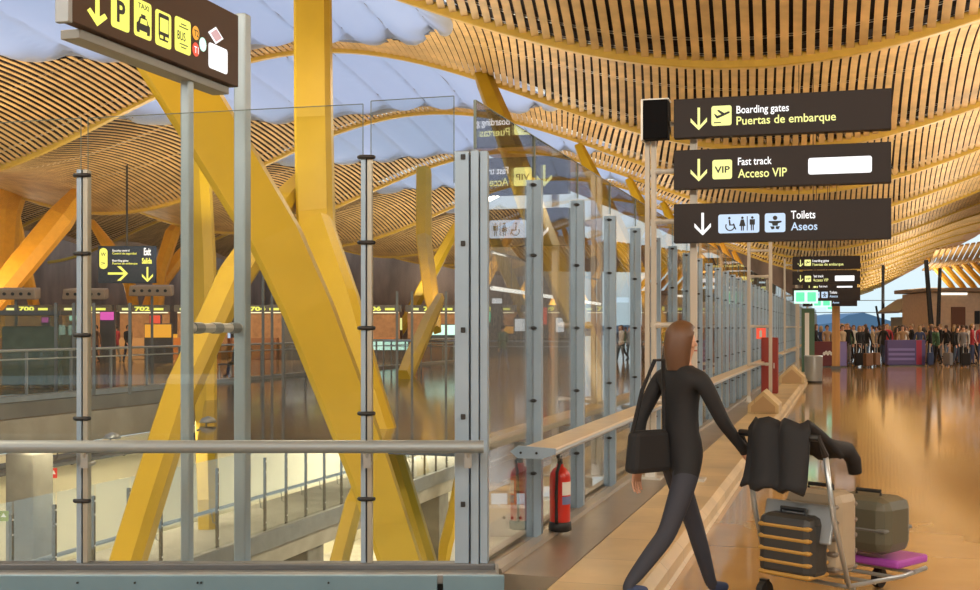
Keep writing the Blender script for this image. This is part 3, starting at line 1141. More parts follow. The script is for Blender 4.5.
def sign_board(name, label, root_loc, rz, w_, h, kind, group=None, far=False, dep=0.12, base=SIGN):
    t = thing(name, label, 'sign', root_loc, rz, group)
    m = MB()
    m.box((w_ / 2, dep / 2, h / 2), (w_, dep, h))
    m.build('board', base, t, bevel=0.004)
    y = -0.004
    x_ = lambda p: (p - 672) * w_ / 216.0
    ar = MB()
    ar.prism(arrow(x_(698 if kind != 3 else 702), h * .47, .21 * w_ / 1.945), y, 0, EYP if kind < 3 else EW)
    ar.build('arrow', None, t)
    pl = MB()
    ic = MB()
    tx = MB()
    tx2 = MB()
    if kind == 1:
        a, b = x_(711), x_(731.5)
        pl.prism(rrect(a, h * .27, b, h * .27 + (b - a), .02), y, 0, EYP)
        icon_plane(ic, a, h * .27, b - a, y - .001, BLK)
        put_text(tx, 'Boarding gates', x_(736.5), h * .56, x_(789) - x_(736.5), h * .19, y, EW)
        put_text(tx2, 'Puertas de embarque', x_(736.5), h * .27, x_(835) - x_(736.5), h * .21, y, EYP)
    if kind == 2:
        a, b = x_(712), x_(732)
        pl.prism(rrect(a, h * .22, b, h * .22 + (b - a), .02), y, 0, EYP)
        put_text(ic, 'VIP', a + .02, h * .22 + (b - a) * .33, (b - a) - .04, (b - a) * .33, y - .001, BLK, 0.02)
        put_text(tx, 'Fast track', x_(738), h * .56, x_(772) - x_(738), h * .19, y, EW)
        put_text(tx2, 'Acceso VIP', x_(738), h * .24, x_(787) - x_(738), h * .22, y, EYP)
        wp = MB()
        wp.prism(rrect(x_(808), h * .26, x_(869.5), h * .67, .02), y, 0, EW)
        wp.build('blank_panel', EW, t)
    if kind == 3:
        pl.prism(rrect(x_(718), h * .22, x_(759.5), h * .70, .02), y, 0, EB)
        pl.prism(rrect(x_(765), h * .22, x_(785.5), h * .70, .02), y, 0, EB)
        hh = h * .36
        def solo(f, *a):
            q = MB()
            f(q, *a)
            q.build('pictogram', None, t)
        solo(icon_wheel, x_(730), h * .28, hh, y - .001, BLK)
        solo(icon_man, x_(742.5), h * .28, hh, y - .001, BLK, True)
        ic.prism([(x_(747), h * .28), (x_(747.8), h * .28), (x_(747.8), h * .64), (x_(747), h * .64)], y - .003, y - .001, BLK)
        solo(icon_man, x_(752.5), h * .28, hh, y - .001, BLK)
        solo(icon_baby, x_(775.3), h * .27, hh * 1.05, y - .001, BLK)
        put_text(tx, 'Toilets', x_(791), h * .55, x_(815) - x_(791), h * .20, y, EW)
        put_text(tx2, 'Aseos', x_(791), h * .26, x_(817) - x_(791), h * .20, y, EB)
    pl.build('lit_panel', None, t)
    ic.v and ic.build('pictogram', None, t)
    tx.build('lettering', None, t)
    tx2.build('lettering', None, t)
    return t


def ladder_frame(s, u0, u1, ztop, rungs, labels, double=False, group=None):
    """a steel frame of two legs joined by rungs that carries the signs"""
    for j, u in enumerate((u0, u1)):
        pass
    t = thing('sign_frame', labels, 'frame', W(u0, s, 0.15), -TH, group)
    w_ = u1 - u0
    for x in ((-0.03, 0.03) if double else (0.0,)):
        m = MB()
        m.box((x, 0, (ztop - 0.15) / 2), (0.045 if double else .06, 0.06, ztop - .15))
        m.build('leg', PCREAM, t, bevel=0.006)
    m = MB()
    m.box((w_, 0, (ztop - 0.15) / 2), (0.065, 0.06, ztop - .15))
    m.build('leg', PCREAM, t, bevel=0.006)
    for x in (0, w_):
        m = MB()
        m.box((x, 0, 0.012), (0.22, 0.22, 0.024))
        m.box((x, 0, 0.07), (0.10, 0.10, 0.12), top=0.7)
        m.build('foot_plate', GAL, t, bevel=0.003)
    for z in rungs:
        m = MB()
        m.tube((0, 0, z - .15), (w_, 0, z - .15), 0.025, n=10)
        m.build('rung', GAL, t)
        for x in (0.07, w_ - .07):
            m = MB()
            m.tube((x - .03, 0, z - .15), (x + .03, 0, z - .15), 0.033, n=10)
            m.build('coupling', GAL, t)
    return t


SS = 11.5
ladder_frame(SS + .1, -1.79, -1.38, 3.75, (3.55, 3.10, 2.62, 1.63, 0.9), 'cream steel sign frame standing nearest, carrying the three big direction signs', True)
BH = 0.365
for k_, (zb, lb) in enumerate(((3.385, 'big boarding gates direction sign, topmost of the three nearest'), (2.905, 'big fast track direction sign with blank white panel, middle of the three'), (2.40, 'big toilets direction sign, lowest of the three nearest boards'))):
    sign_board('direction_sign', lb, W(-1.545, SS - .08, zb), -TH, 1.945, BH, k_ + 1, 'three big direction signs')
m = MB()
m.box((-0.12, 0.08, BH / 2), (0.235, 0.16, BH))
o = m.build('display_box', mat('screen_black', (0.004, 0.004, 0.005), 0.7, spec=.1), None, bevel=0.006, loc=W(-1.595, SS - .12, 3.385), rz=-TH)
fr = MB()
fr.box((-0.245, 0.10, BH / 2), (0.02, 0.21, BH + .02))
fr.box((-0.12, 0.10, BH + .006), (0.25, 0.21, 0.01))
fr.build('frame', GAL, o)
tag(o, 'black box-shaped screen at the left end of the boarding gates sign', 'display')

# second frame carries no boards towards us; third and farther frames repeat the boards
ladder_frame(24.0, -1.79, -1.38, 3.3, (3.1, 2.6, 1.63, 0.9), 'second cream ladder-like sign frame from the front, beside the red cabinet', False, 'farther sign frames')
for n_, s in enumerate((38.6, 48.0)):
    ladder_frame(s, -1.79, -1.38, 3.75, (3.55, 2.6, 1.63, 0.9), ['cream sign frame holding the second set of direction signs', 'farthest cream sign frame behind the steel bin'][n_], False, 'farther sign frames')
for n_, s in enumerate((38.5, 48.0)):
    wh = ['second', 'third'][n_]
    for k_, (zb, lb) in enumerate(((3.40, 'boarding gates board on the %s sign frame'), (2.93, 'fast track board with white panel on the %s frame'), (2.43, 'lowest board on the %s sign frame'))):
        sign_board('direction_sign', 'distant ' + lb % wh, W(-1.55, s - .08, zb), -TH, 2.0, .40, k_ + 1, 'distant direction signs')
for n_, (px, py, Y, w_, h, lb) in enumerate(((806, 297, 34, 23, 13, 'largest and nearest'), (822, 302, 44, 18, 10, 'middle'), (833, 306, 54, 12, 9, 'farthest'))):
    c = P(px, py, Y)
    ww, hh = w_ * Y / F, h * Y / F
    t = thing('exit_sign', '%s of the green and mint emergency exit signs in a row' % lb, 'exit sign', c, -TH, 'green exit signs')
    zr = roof_z(*US(c)) - c[2] - .05
    m = MB()
    m.box((0, 0, 0), (ww, .1, hh))
    m.build('box', EGW, t, bevel=.01)
    m = MB()
    m.prism(rrect(-ww * .42, -hh * .36, -ww * .06, hh * .36, .02), -.056, -.05, EG)
    m.prism(rrect(ww * .06, -hh * .36, ww * .42, hh * .36, .02), -.056, -.05, EG)
    m.build('panel', None, t)
    m = MB()
    for x in (-ww * .3, ww * .3):
        m.box((x, 0, (hh * .5 + zr) / 2), (.02, .02, zr - hh * .5))
    m.build('hanger', BLK, t)

# ---- big brown sign at the upper left, parallel to the concourse
BU = -3.82


def s_at(px):
    t_ = (px - 490) / F
    return BU * (CS + SN * t_) / (CS * t_ - SN)


s_r, s_l = s_at(238.5), s_at(72)
Wd = s_r - s_l
zb = 3.18
bh = 0.47
R_ = -TH + PI / 2
t = thing('direction_sign', 'big dark brown sign with parking, taxi and bus panels overhead at left', 'sign', W(BU, s_l, zb), R_)
m = MB()
m.box((Wd / 2, .035, bh / 2), (Wd, .07, bh))
m.build('board', SIGNB, t, bevel=.004)
m = MB()
m.box((-0.02, .035, bh / 2), (0.035, .08, bh + .02))
m.build('end_cap', GRY, t, bevel=.003)
m = MB()
m.box((Wd * .52, .10, -0.03), (Wd * .9, .12, .05))
m.build('under_beam', mat('under_grey', (.25, .25, .23), .5, .3), t, bevel=.004)


def bx(px):
    return s_at(px) - s_l


def bz(px, py):
    s = s_at(px)
    Y = CS * s - SN * BU
    return 1.6 + (328 - py) / F * Y - zb


def quad(mb, px0, px1, pyt, pyb, m_, r=.02, y=-.004):
    pm = (px0 + px1) / 2
    z0, z1 = bz(pm, pyb), bz(pm, pyt)
    mb.prism(rrect(bx(px0), z0, bx(px1), z1, r), y, y + .004, m_)
    return bx(px0), z0, bx(px1), z1


DX = lambda px: bx(px + .5) - bx(px - .5)
KZ = 0.0057


def icon_at(px, pyc, hpx, wpx, pts, m_, y=-.004, mbx=None):
    """polygon with normalised coordinates -1..1, placed by its centre"""
    cx, cz = bx(px), bz(px, pyc)
    q = mbx or MB()
    q.prism([(cx + a * wpx / 2 * DX(px), cz + b * hpx / 2 * KZ) for a, b in pts], y, y + .003, m_)
    return q


m = icon_at(97, 8, 34, 20, [(0, -1), (1, -.35), (.72, -.15), (.2, -.45), (.2, 1), (-.2, 1), (-.2, -.45), (-.72, -.15), (-1, -.35)], EY)
m.build('arrow', None, t)
pn = MB()
PANELS = ((120, 10, 38, 18), (142.5, 19.5, 37, 17), (163, 29.5, 36, 15.5), (182.5, 36, 36, 15.5))
for (px, pc, hp, wp) in PANELS:
    cx, cz = bx(px), bz(px, pc)
    q = MB()
    q.prism(rrect(cx - wp / 2 * DX(px), cz - hp / 2 * KZ, cx + wp / 2 * DX(px), cz + hp / 2 * KZ, .02), -.004, 0, EY)
    q.build('lit_panel', None, t)
q = MB()
cx, cz = bx(120), bz(120, 12)
put_text(q, 'P', cx - 4.2 * DX(120), cz - 10 * KZ, 8.5 * DX(120), 20 * KZ, -.007, BLK, .03)
q.build('pictogram', None, t)
q = icon_at(142.5, 25, 18, 13, [(-1, -.7), (-1, .0), (-.75, .2), (-.5, .8), (.5, .8), (.75, .2), (1, 0), (1, -.7), (.95, -1), (.6, -1), (.6, -.7), (-.6, -.7), (-.6, -1), (-.95, -1)], BLK, -.007)
icon_at(142.5, 22, 5, 7, [(-1, -1), (1, -1), (.75, 1), (-.75, 1)], EY, -.010, q)
icon_at(142.5, 16.5, 3, 4, [(-1, -1), (1, -1), (1, 1), (-1, 1)], BLK, -.007, q)
q.build('pictogram', None, t)
q = MB()
put_text(q, 'TAXI', bx(142.5) - 5.5 * DX(142), bz(142.5, 9.5), 11 * DX(142), 5 * KZ, -.007, BLK)
q.build('lettering', None, t)
q = icon_at(163, 28, 27, 10, [(-.8, -1), (.8, -1), (1, -.6), (1, .9), (.9, 1), (-.9, 1), (-1, .9), (-1, -.6)], BLK, -.007)
icon_at(163, 26, 14, 8, [(-1, -1), (1, -1), (1, 1), (-1, 1)], EY, -.010, q)
icon_at(163, 38, 3, 8, [(-1, -1), (-.3, -1), (-.3, 1), (-1, 1)], EY, -.010, q)
icon_at(163, 38, 3, 8, [(.3, -1), (1, -1), (1, 1), (.3, 1)], EY, -.010, q)
q.build('pictogram', None, t)
q = MB()
put_text(q, 'BUS', bx(182.5) - 6 * DX(182), bz(182.5, 41), 8 * DX(182), 9 * KZ, -.007, BLK, .01)
q.build('lettering', None, t)
q = MB()
for yy, ww in ((25, 5), (28, 9), (45, 8), (48, 5)):
    icon_at(183, yy, .9, ww, [(-1, -1), (1, -1), (1, 1), (-1, 1)], BLK, -.007, q)
q.build('pictogram', None, t)
for (px, py, mm, tt) in ((195.5, 33, EO, 'T2'), (195.5, 49.5, ER, 'T1'), (202.5, 44.5, EGW, None)):
    m = icon_at(px, py, 15, 6.6, circ(0, 0, 1, 18), mm)
    if tt:
        put_text(m, tt, bx(px) - 2.2 * DX(px), bz(px, py) - 4 * KZ, 4.4 * DX(px), 7 * KZ, -.007, EW if mm is ER else BLK)
    m.build('round_badge', None, t)
m = MB()
cx, cz = bx(215.5), bz(215.5, 35)
m = icon_at(215.5, 35.5, 19, 15, [(-1, 0), (0, -1), (1, 0), (0, 1)], EW)
icon_at(215.5, 35.5, 14, 11, [(-1, 0), (0, -1), (1, 0), (0, 1)], mat('pale_pink', (.6, .25, .28), .5, emit=(.75, .5, .52), estr=.8), -.007, m)
m.build('diamond_badge', None, t)
m = MB()
quad(m, 208.5, 227, 46, 71, EW)
m.build('blank_panel', None, t)
# legs that carry it
t = thing('sign_frame', 'pair of tall pale steel legs joined by a short crossbar, under the brown sign', 'frame', W(BU - .09, 6.4, -.62), R_)
L0 = s_at(190) - 6.4 + .12
L1 = s_at(246) - 6.4 + .12
for (x, top, r) in ((L0, 3.16, .033), (L1, 3.72, .046)):
    m = MB()
    m.box((x, 0, (top + .62) / 2), (r * 2, r * 1.9, top + .62))
    m.build('leg', mat('pale_steel_leg', (.34, .40, .43), .4, .4, noise=.08, scale=2), t, bevel=.012)
    m = MB()
    m.box((x, 0, 0.01), (.25, .25, .02))
    m.build('foot_plate', GAL, t)
m = MB()
zc = 1.6 + .62
m.tube((L0, -.0, zc), (L1, -.0, zc), .030, n=12)
m.build('rung', GAL, t)
for x in (L0 + .12, (L0 + L1) / 2, L1 - .12):
    m = MB()
    m.tube((x - .05, 0, zc), (x + .05, 0, zc), .036, n=12)
    m.build('coupling', GRY, t)
m = MB()
m.box((L0 - .02, 0.02, 3.16 + .62 + .0), (.30, .10, .03))
m.build('cap_plate', GRY, t)
m = MB()
m.plan([(-2.6, 7.15), (-1.0, 7.15), (-1.0, 8.4), (-2.6, 8.4)], -.74, -.62)
struct(m.build('trim_6', DKG), 'steel ledge below the front glass that carries the sign legs')

# ---- hanging navy exit sign across the hall
Yx = 60.0
c = P(98, 283, Yx)
k_ = Yx / F
t = thing('exit_sign', 'navy hanging sign with yellow arrows reading Exit Salida', 'sign', c, 0)
m = MB()
m.box((28.5 * k_, .15, 18.5 * k_), (57 * k_, .3, 37 * k_))
m.build('board', SIGNN, t, bevel=.02)
m = MB()
m.prism(rrect(1.5 * k_, 14 * k_, 9.5 * k_, 35 * k_, 3.8 * k_), -.02, 0, EY)
m.build('lit_panel', None, t)
m = MB()
put_text(m, 'W', 3 * k_, 27 * k_, 5 * k_, 3.4 * k_, -.03, SIGNN)
put_text(m, '>', 3.4 * k_, 18 * k_, 4 * k_, 3.4 * k_, -.03, SIGNN)
m.build('pictogram', None, t)
m = MB()
m.prism(arrow(20 * k_, 9.5 * k_, 20 * k_, PI / 2), -.02, 0, EY)
m.prism(arrow(49.5 * k_, 8.5 * k_, 15 * k_, 0), -.02, 0, EY)
m.build('arrow', None, t)
m = MB()
put_text(m, 'Security control', 14.5 * k_, 31.5 * k_, 17 * k_, 2 * k_, -.02, EW)
m.build('lettering', None, t)
m = MB()
put_text(m, 'Boarding gates', 14.5 * k_, 21.5 * k_, 16 * k_, 2 * k_, -.02, EW)
m.build('lettering', None, t)
m = MB()
put_text(m, 'Exit', 46 * k_, 28 * k_, 7 * k_, 7 * k_, -.02, EW, .03)
m.build('lettering', None, t)
m = MB()
put_text(m, 'Control de seguridad', 14.5 * k_, 28.6 * k_, 24 * k_, 2 * k_, -.02, EY)
m.build('lettering', None, t)
m = MB()
put_text(m, 'Puertas de embarque', 14.5 * k_, 18.6 * k_, 25 * k_, 2 * k_, -.02, EY)
m.build('lettering', None, t)
m = MB()
put_text(m, 'Salida', 44 * k_, 19.5 * k_, 10 * k_, 5.5 * k_, -.02, EY, .03)
m.build('lettering', None, t)
m = MB()
m.tube((28 * k_, .15, 37 * k_), (28 * k_, .15, roof_z(*US(W(*US(c)) + Vector((28 * k_, .15, 0)))) - c[2] + .1), .05, n=8)
m.build('hanger', BLK, t)

# tiny repeats of lit signs far down the hall
CLO = {n_: mat('cloth_' + n_, c, .8) for n_, c in dict(black=(.009, .009, .011), grey=(.16, .15, .15), navy=(.03, .05, .12), beige=(.45, .34, .22), white=(.6, .57, .52), red=(.35, .03, .04), brown=(.16, .08, .04), green=(.05, .12, .06), denim=(.08, .13, .22), tan=(.35, .22, .12), pink=(.5, .22, .25), charcoal=(.028, .031, .045)).items()}

# ================================================================ lower walkway seen through the front glass
WU, WZ = -11.6, -2.7
STG = mat('walkway_grey', (0.20, 0.20, 0.19), 0.45, 0.3, noise=0.1)
POSTB = mat('bronze_post', (0.10, 0.085, 0.06), 0.45, 0.5)
wk = thing('elevated_walkway', 'long concrete walkway with grey steel edge on the lower level', 'walkway', W(WU, 14, WZ), -TH)
m = MB()
m.plan([(-2.2, -4), (0.06, -4), (0.06, 30), (-2.2, 30)], -.12, 0.0)
m.build('deck', CONC, wk)
m = MB()
m.plan([(0.02, -4), (0.14, -4), (0.14, 30), (0.02, 30)], -.30, 0.08)
m.build('edge_beam', STG, wk, bevel=.01)
m = MB()
m.hexa([(-1.4, -4, -.75), (-.1, -4, -.75), (-.1, 30, -.75), (-1.4, 30, -.75), (-2.1, -4, -.12), (0.0, -4, -.12), (0.0, 30, -.12), (-2.1, 30, -.12)])
m.build('girder', CONC, wk)
prev = None
wp0 = None
for k in range(0, 27):
    s = 13.9 + k
    if wp0 is None:
        t = thing('balustrade_post', '', 'post', W(WU, s, WZ), -TH, 'bronze posts of the walkway balustrade')
        m = MB()
        m.box((0, 0, .80), (.05, .045, 1.6))
        m.build('upright', POSTB, t)
        for z in (.25, .8, 1.3, 1.52):
            m = MB()
            m.tube((-.035, 0, z), (.035, 0, z), .016, n=8)
            m.build('clamp', GAL, t)
        wp0 = t
    else:
        t = copy_tree(wp0)
        t.location = W(WU, s, WZ)
    t['label'] = 'slender bronze walkway balustrade post, %s from the left' % ordw(k) if k > 13 else 'slender bronze walkway balustrade post, %s from the left' % (['leftmost', 'first whole'] + names)[k]
    m = MB()
    m.box((0, .5, .90), (.012, .96, 1.78))
    g = m.build('glass_screen', GLSF, None, loc=W(WU + .03, s, WZ), rz=-TH)
    tag(g, 'glass panel of the lower walkway balustrade, %s from the left' % ordw(k + 1), 'glass pane', 'glass panels of the walkway')
t = thing('handrail', 'thin steel handrail on brackets along the lower walkway', 'handrail', W(WU - .12, 12, WZ), -TH)
m = MB()
m.tube((0, 0, .78), (0, 27, .78), .035, n=10)
m.build('tube', GRY, t)
for k in range(27):
    m = MB()
    m.sweep([(0, k + .9, .76), (0, k + .95, .55), (.1, k + .95, .52)], .012, n=6)
    m.build('bracket', GRY, t)
# concrete piers
for (pc, zt, ww, lb) in ((W(-15, 19.8), -.78, .62, 'square concrete pier below the hall floor at far left'), (W(-12.3, 26.0), -3.46, .9, 'concrete pier under the walkway behind the yellow struts'), (W(-12.3, 35.4), -3.46, .9, 'concrete pier under the walkway left of the corner pillar')):
    m = MB()
    m.box((0, 0, (zt + 6.1) / 2), (ww, ww, zt + 6.1))
    tag(m.build('concrete_pier', PIER, None, bevel=.03, loc=(pc[0], pc[1], -6.1), rz=-TH), lb, 'pier')
# supply ducts hung under the hall floor
dt = thing('cable_tray', 'dark steel tray and pipes hung under the edge of the hall floor', 'pipes', W(-16.8, 12, -1.3), -TH)
m = MB()
m.tube((0, 0, 0), (0, 18, 0), .09, n=10)
m.build('pipe', DKG, dt)
m = MB()
m.box((.35, 9, -.05), (.4, 18, .07))
m.build('tray', DKG, dt)
for y in range(1, 18, 2):
    m = MB()
    m.sweep([(.1, y, .25), (.1, y, -.05), (.5, y, -.1)], .02, n=6)
    m.build('hanger', DKG, dt)
for (px, py, Y, r, lb) in ((110, 440, 20, 8, 'left'), (206, 424, 20, 9, 'right')):
    c = P(px + 2, py - 4, Y)
    t = thing('floodlight', 'small grey dish floodlight below the hall floor, %s one' % lb, 'lamp', c, 0, 'dish floodlights')
    m = MB()
    m.lathe((0, 0, 0), [(.02, .06), (.10, .03), (.14, -.02), (.14, -.04)], GRY, 16)
    m.build('dish', GRY, t, smooth=True)
    m = MB()
    m.sweep([(0, 0, .05), (-.05, .05, -.1), (-.25, .3, -.2)], .015, n=6)
    m.build('arm', GRY, t)
# wall notices
for (px, py, w_, h, mm, lb) in ((54, 473, 6, 10, RED, 'small red notice on the cream wall'), (4, 516, 9, 10, mat('green_notice', (.25, .32, .03), .5), 'small yellow-green notice at the far left')):
    m = MB()
    Y = 25.0 if px > 10 else 19.0
    k_ = Y / F
    m.box((0, 0, 0), (w_ * k_, .03, h * k_))
    o = m.build('wall_notice', mm, None, loc=P(px, py, Y), rz=0)
    q = MB()
    q.prism([(-w_ * .3 * k_, -h * .1 * k_), (0, h * .3 * k_), (w_ * .3 * k_, -h * .1 * k_)], -.02, -.016, WHT)
    q.build('pictogram', WHT, o)
    tag(o, lb, 'notice')

# lower-level counters and screens seen through the first side pane
def desk(u, s, L, lb, ang=0.0):
    t = thing('service_desk', lb, 'desk', W(u, s, -6.1), -TH + ang, 'lower level service desks')
    m = MB()
    m.box((0, 0, .5), (L, .7, 1.0))
    m.build('body', WHT, t, bevel=.03)
    m = MB()
    m.box((0, 0, 1.03), (L + .1, .85, .06))
    m.build('top', mat('desk_top', (.7, .68, .62), .3), t, bevel=.01)
    for x in (-L * .25, L * .25):
        m = MB()
        m.box((x, 0, 1.35), (.6, .04, .4))
        m.box((x, .03, 1.12), (.06, .04, .16))
        m.build('monitor', mat('lit_screen', (.7, .8, .9), .3, emit=(.72, .85, .95), estr=1.0), t)
    for x in (-.3, 0, .3):
        m = MB()
        m.tube((x, -.36, .7), (x, -.35, .7), .06, n=12)
        m.build('knob', BLK, t)
    return t


def desk_px(px, Y, L, lb, ang=0.0):
    u, s = US(((px - 490) / F * Y, Y))
    return desk(u, s, L, lb, ang)


desk_px(512, 45, 1.9, 'white service desk with two screens on the lower level, right of the corner pillar', TH)
desk_px(562, 47, 2.0, 'white service desk on the lower level, seen between two side posts', TH)
desk_px(612, 50, 2.0, 'white service desk farthest right on the lower level', TH)
desk_px(430, 40, 2.4, 'white service desk on the lower level just left of the corner pillar', .5)
p, ws = curve_px([(463, 455, 36, 8), (455, 510, 36, 14), (446, 545, 36, 14), (440, 590, 36, 8)], 2)
strut('roof_strut', p, ws, .5, 'small yellow strut on the lower level beside the corner pillar')
for i, (u, s) in enumerate(((US((.35, 48.5))), US((1.4, 50)), US((-3.4, 43)), US((-.8, 44)))):
    t = thing('steel_crate', ['tan slatted crate behind the two-screen lower desk', 'tan slatted crate farthest right on the lower level', 'tan slatted crate farthest left on the lower level', 'tan slatted crate near the desk left of the pillar'][i], 'crate', W(u, s, -6.1), -TH, 'slatted crates')
    for k in range(6):
        m = MB()
        m.box((0, 0, .15 + k * .24), (1.2, .9, .16))
        m.build('slat', mat('crate_tan', (.42, .29, .14), .6), t)
    m = MB()
    m.box((0, 0, .75), (1.1, .8, 1.5))
    m.build('core', mat('crate_core', (.2, .14, .08), .7), t)

# ================================================================ balustrades of the hall and the dark floor
def balustrade(u0, s0_, u1, s1_, n, h, lb, grp):
    a, b = W(u0, s0_), W(u1, s1_)
    ang = math.atan2(b[1] - a[1], b[0] - a[0])
    L = (b - a).length
    t = thing('balustrade', lb, 'balustrade', a, ang, grp)
    for k in range(n + 1):
        m = MB()
        m.box((L * k / n, 0, h / 2), (.05, .05, h))
        m.build('post', GRY, t)
    for k in range(n):
        m = MB()
        m.box((L * (k + .5) / n, 0, h / 2), (L / n - .08, .012, h - .06))
        m.build('pane', GLSF, t)
    m = MB()
    m.tube((0, -.03, h), (L, -.03, h), .03, n=8)
    m.tube((0, -.03, h * .82), (L, -.03, h * .82), .018, n=8)
    m.build('rail', ALU2, t)
    return t


balustrade(-17.6, 15, -17.6, 54, 24, 1.1, 'glass balustrade with steel rail along the hall floor edge', 'glass balustrades')
balustrade(-17.2, 44, -4.8, 44, 8, 1.1, 'glass balustrade crossing the dark polished floor', 'glass balustrades')
# tall slim posts with spot heads, and grey-green glass lift box
def mast(px, Y, ztop, lb, plate=True, w_=1.1):
    c = P(px, 388, Y)
    t = thing('uplight_mast', lb, 'light', (c[0], Y, 0), 0, 'uplighter masts')
    m = MB()
    m.box((0, 0, ztop / 2), (.065, .065, ztop))
    m.build('pole', mat('mast_grey', (.16, .17, .17), .45, .4), t)
    if plate:
        m = MB()
        m.hexa([(-w_ * .6, -.2, ztop - .06), (w_ * .6, -.2, ztop - .06), (w_ * .5, .4, ztop - .02), (-w_ * .5, .4, ztop - .02), (-w_ * .55, -.25, ztop + .25), (w_ * .55, -.25, ztop + .25), (w_ * .5, .4, ztop + .3), (-w_ * .5, .4, ztop + .3)])
        m.build('lamp_plate', mat('plate_tan', (.42, .30, .20), .5), t, bevel=.04)
        for k in range(5):
            m = MB()
            x = -w_ * .42 + w_ * .21 * k
            m.tube((x, -.27, ztop + .1), (x, -.23, ztop + .1), .045, n=10)
            m.build('spot', BLK, t)
    return t


for i, (px, Y, z) in enumerate(((16, 34, 2.45), (86, 36, 2.5), (152, 36, 2.6))):
    mast(px, Y, z, ['uplighter mast with round spots nearest the left edge', 'uplighter mast with round spots behind the slim front post', 'uplighter mast with round spots under the navy exit sign'][i])
for i, px in enumerate((56, 74, 94, 130, 263, 272, 283, 397, 412, 446)):
    mast(px, 29 if i < 4 else 33, 2.2 if i < 4 else (3.5 if i < 7 else 2.6), 'plain slim grey mast on the floor edge, ' + ['first from left', 'second from left', 'behind the slim front post', 'below the navy exit sign', 'left of three by the column', 'middle of three by the column', 'right of three by the column', 'left of the leaning distant strut', 'behind the distant strut', 'near the corner pillar'][i], False)
c = P(0, 388, 32)
t = thing('glass_cabin', 'grey-green glass cabin with dark rim at the left edge', 'cabin', (P(24, 388, 32)[0], 32.6, 0), 0)
m = MB()
m.box((0, 0, 1.0), (2.0, 1.6, 1.95))
m.build('glass_box', GLSD, t)
m = MB()
m.box((0, .3, .85), (1.6, .8, 1.6))
m.build('body', mat('green_grey', (.17, .20, .15), .6, noise=.2), t, bevel=.05)
m = MB()
m.box((0, 0, 2.0), (2.1, 1.7, .12))
m.build('rim', DKG, t)

# check-in counters and shop fronts along the hall
random.seed(3)
ck = []
for i in range(13):
    x = -24 + i * 3.0
    Y = 62.0
    px = 490 + F * x / Y
    col = [mat('counter_orange', (.45, .17, .04), .5), mat('counter_brown', (.24, .11, .05), .5), mat('counter_tan', (.42, .26, .13), .5)][i % 3]
    t = thing('check_in_counter', 'check-in counter with lit yellow number, %s of the row from the left' % ordw(i + 1), 'counter', (x, Y, 0), 0, 'check-in counters across the hall')
    m = MB()
    m.box((0, 0, .55), (2.3, .8, 1.1))
    m.build('desk', col, t, bevel=.03)
    m = MB()
    m.box((0, 1.2, 1.35), (2.6, .1, 2.7))
    m.build('back_panel', mat('panel_warm', (.36, .20, .10), .6, noise=.2), t)
    m = MB()
    m.box((0, 1.0, 2.62), (2.8, .3, .35))
    m.build('header', DKG, t)
    m = MB()
    put_text(m, str(700 + i), -.45, 2.50, .8, .2, .84, EY, .05)
    m.box((.8, .84, 2.58), (.5, .02, .12), EY)
    m.box((-.9, .84, 2.58), (.4, .02, .12), EYP)
    m.build('number', None, t)
    m = MB()
    m.box((0, .98, 2.40), (2.5, .05, .05))
    m.build('light_strip', mat('strip_light', (1, .9, .7), .5, emit=(1.0, .86, .55), estr=1.6), t)
for (px, py, w_, h, Y, mm, lb) in ((158, 331, 26, 13, 55, EO, 'glowing orange-yellow shop panel below the exit sign'), (155, 320, 10, 9, 56, ER, 'glowing red panel above the orange shop panel'), (107, 316, 13, 8, 55, EM, 'magenta lit sign in the hall below the exit sign'), (45, 320, 6, 5, 55, EM, 'small magenta lit sign near the left edge'), (74, 317, 9, 7, 55, EGW, 'small mint lit screen behind the slim front post'), (497, 301, 10, 5, 48, EW, 'small white lit sign in the hall right of the corner pillar'), (493, 317, 11, 10, 49.3, EG, 'green lit square sign right of the corner pillar'), (520, 325, 10, 12, 49, EW, 'white lit shop poster behind the side glass'), (508, 330, 12, 7, 50.5, EO, 'orange lit shelf panel behind the side glass'), (560, 325, 8, 14, 50, EW, 'white lit poster between two side posts'), (622, 300, 18, 5, 52, EB, 'pale blue lit board behind the side glass'), (545, 316, 4, 17, 47, ER, 'narrow red lit frame behind the first side posts'), (572, 312, 10, 20, 50, ER, 'red lit shop column behind the second side post'), (627, 318, 8, 30, 54, EB, 'pale blue window panel behind the side glass'), (300, 320, 30, 4, 60, EW, 'thin white light line behind the vertical column'), (390, 345, 36, 10, 58, EGW, 'pale lit window seen left of the distant strut'), (440, 330, 30, 10, 58, EGW, 'pale lit window seen right of the distant strut')):
    k_ = Y / F
    t = thing('lit_sign', lb, 'lit sign', P(px, py + h / 2, Y), 0, 'lit shop signs in the hall')
    m = MB()
    m.box((0, 0, h * k_ / 2), (w_ * k_, .12, h * k_))
    m.build('panel', mm, t, bevel=.02)
    m = MB()
    z0_ = t.location[2]
    m.box((0, .13, h * k_ / 2 - z0_ / 2), (w_ * k_ + .1, .14, h * k_ + z0_ + .1))
    m.build('backing', DKG, t)
random.seed(21)
kinds = [(EYP, 'pale yellow'), (EW, 'white'), (EO, 'orange'), (EGW, 'mint'), (EB, 'pale blue'), (ER, 'red')]
px = 6
gi = 0
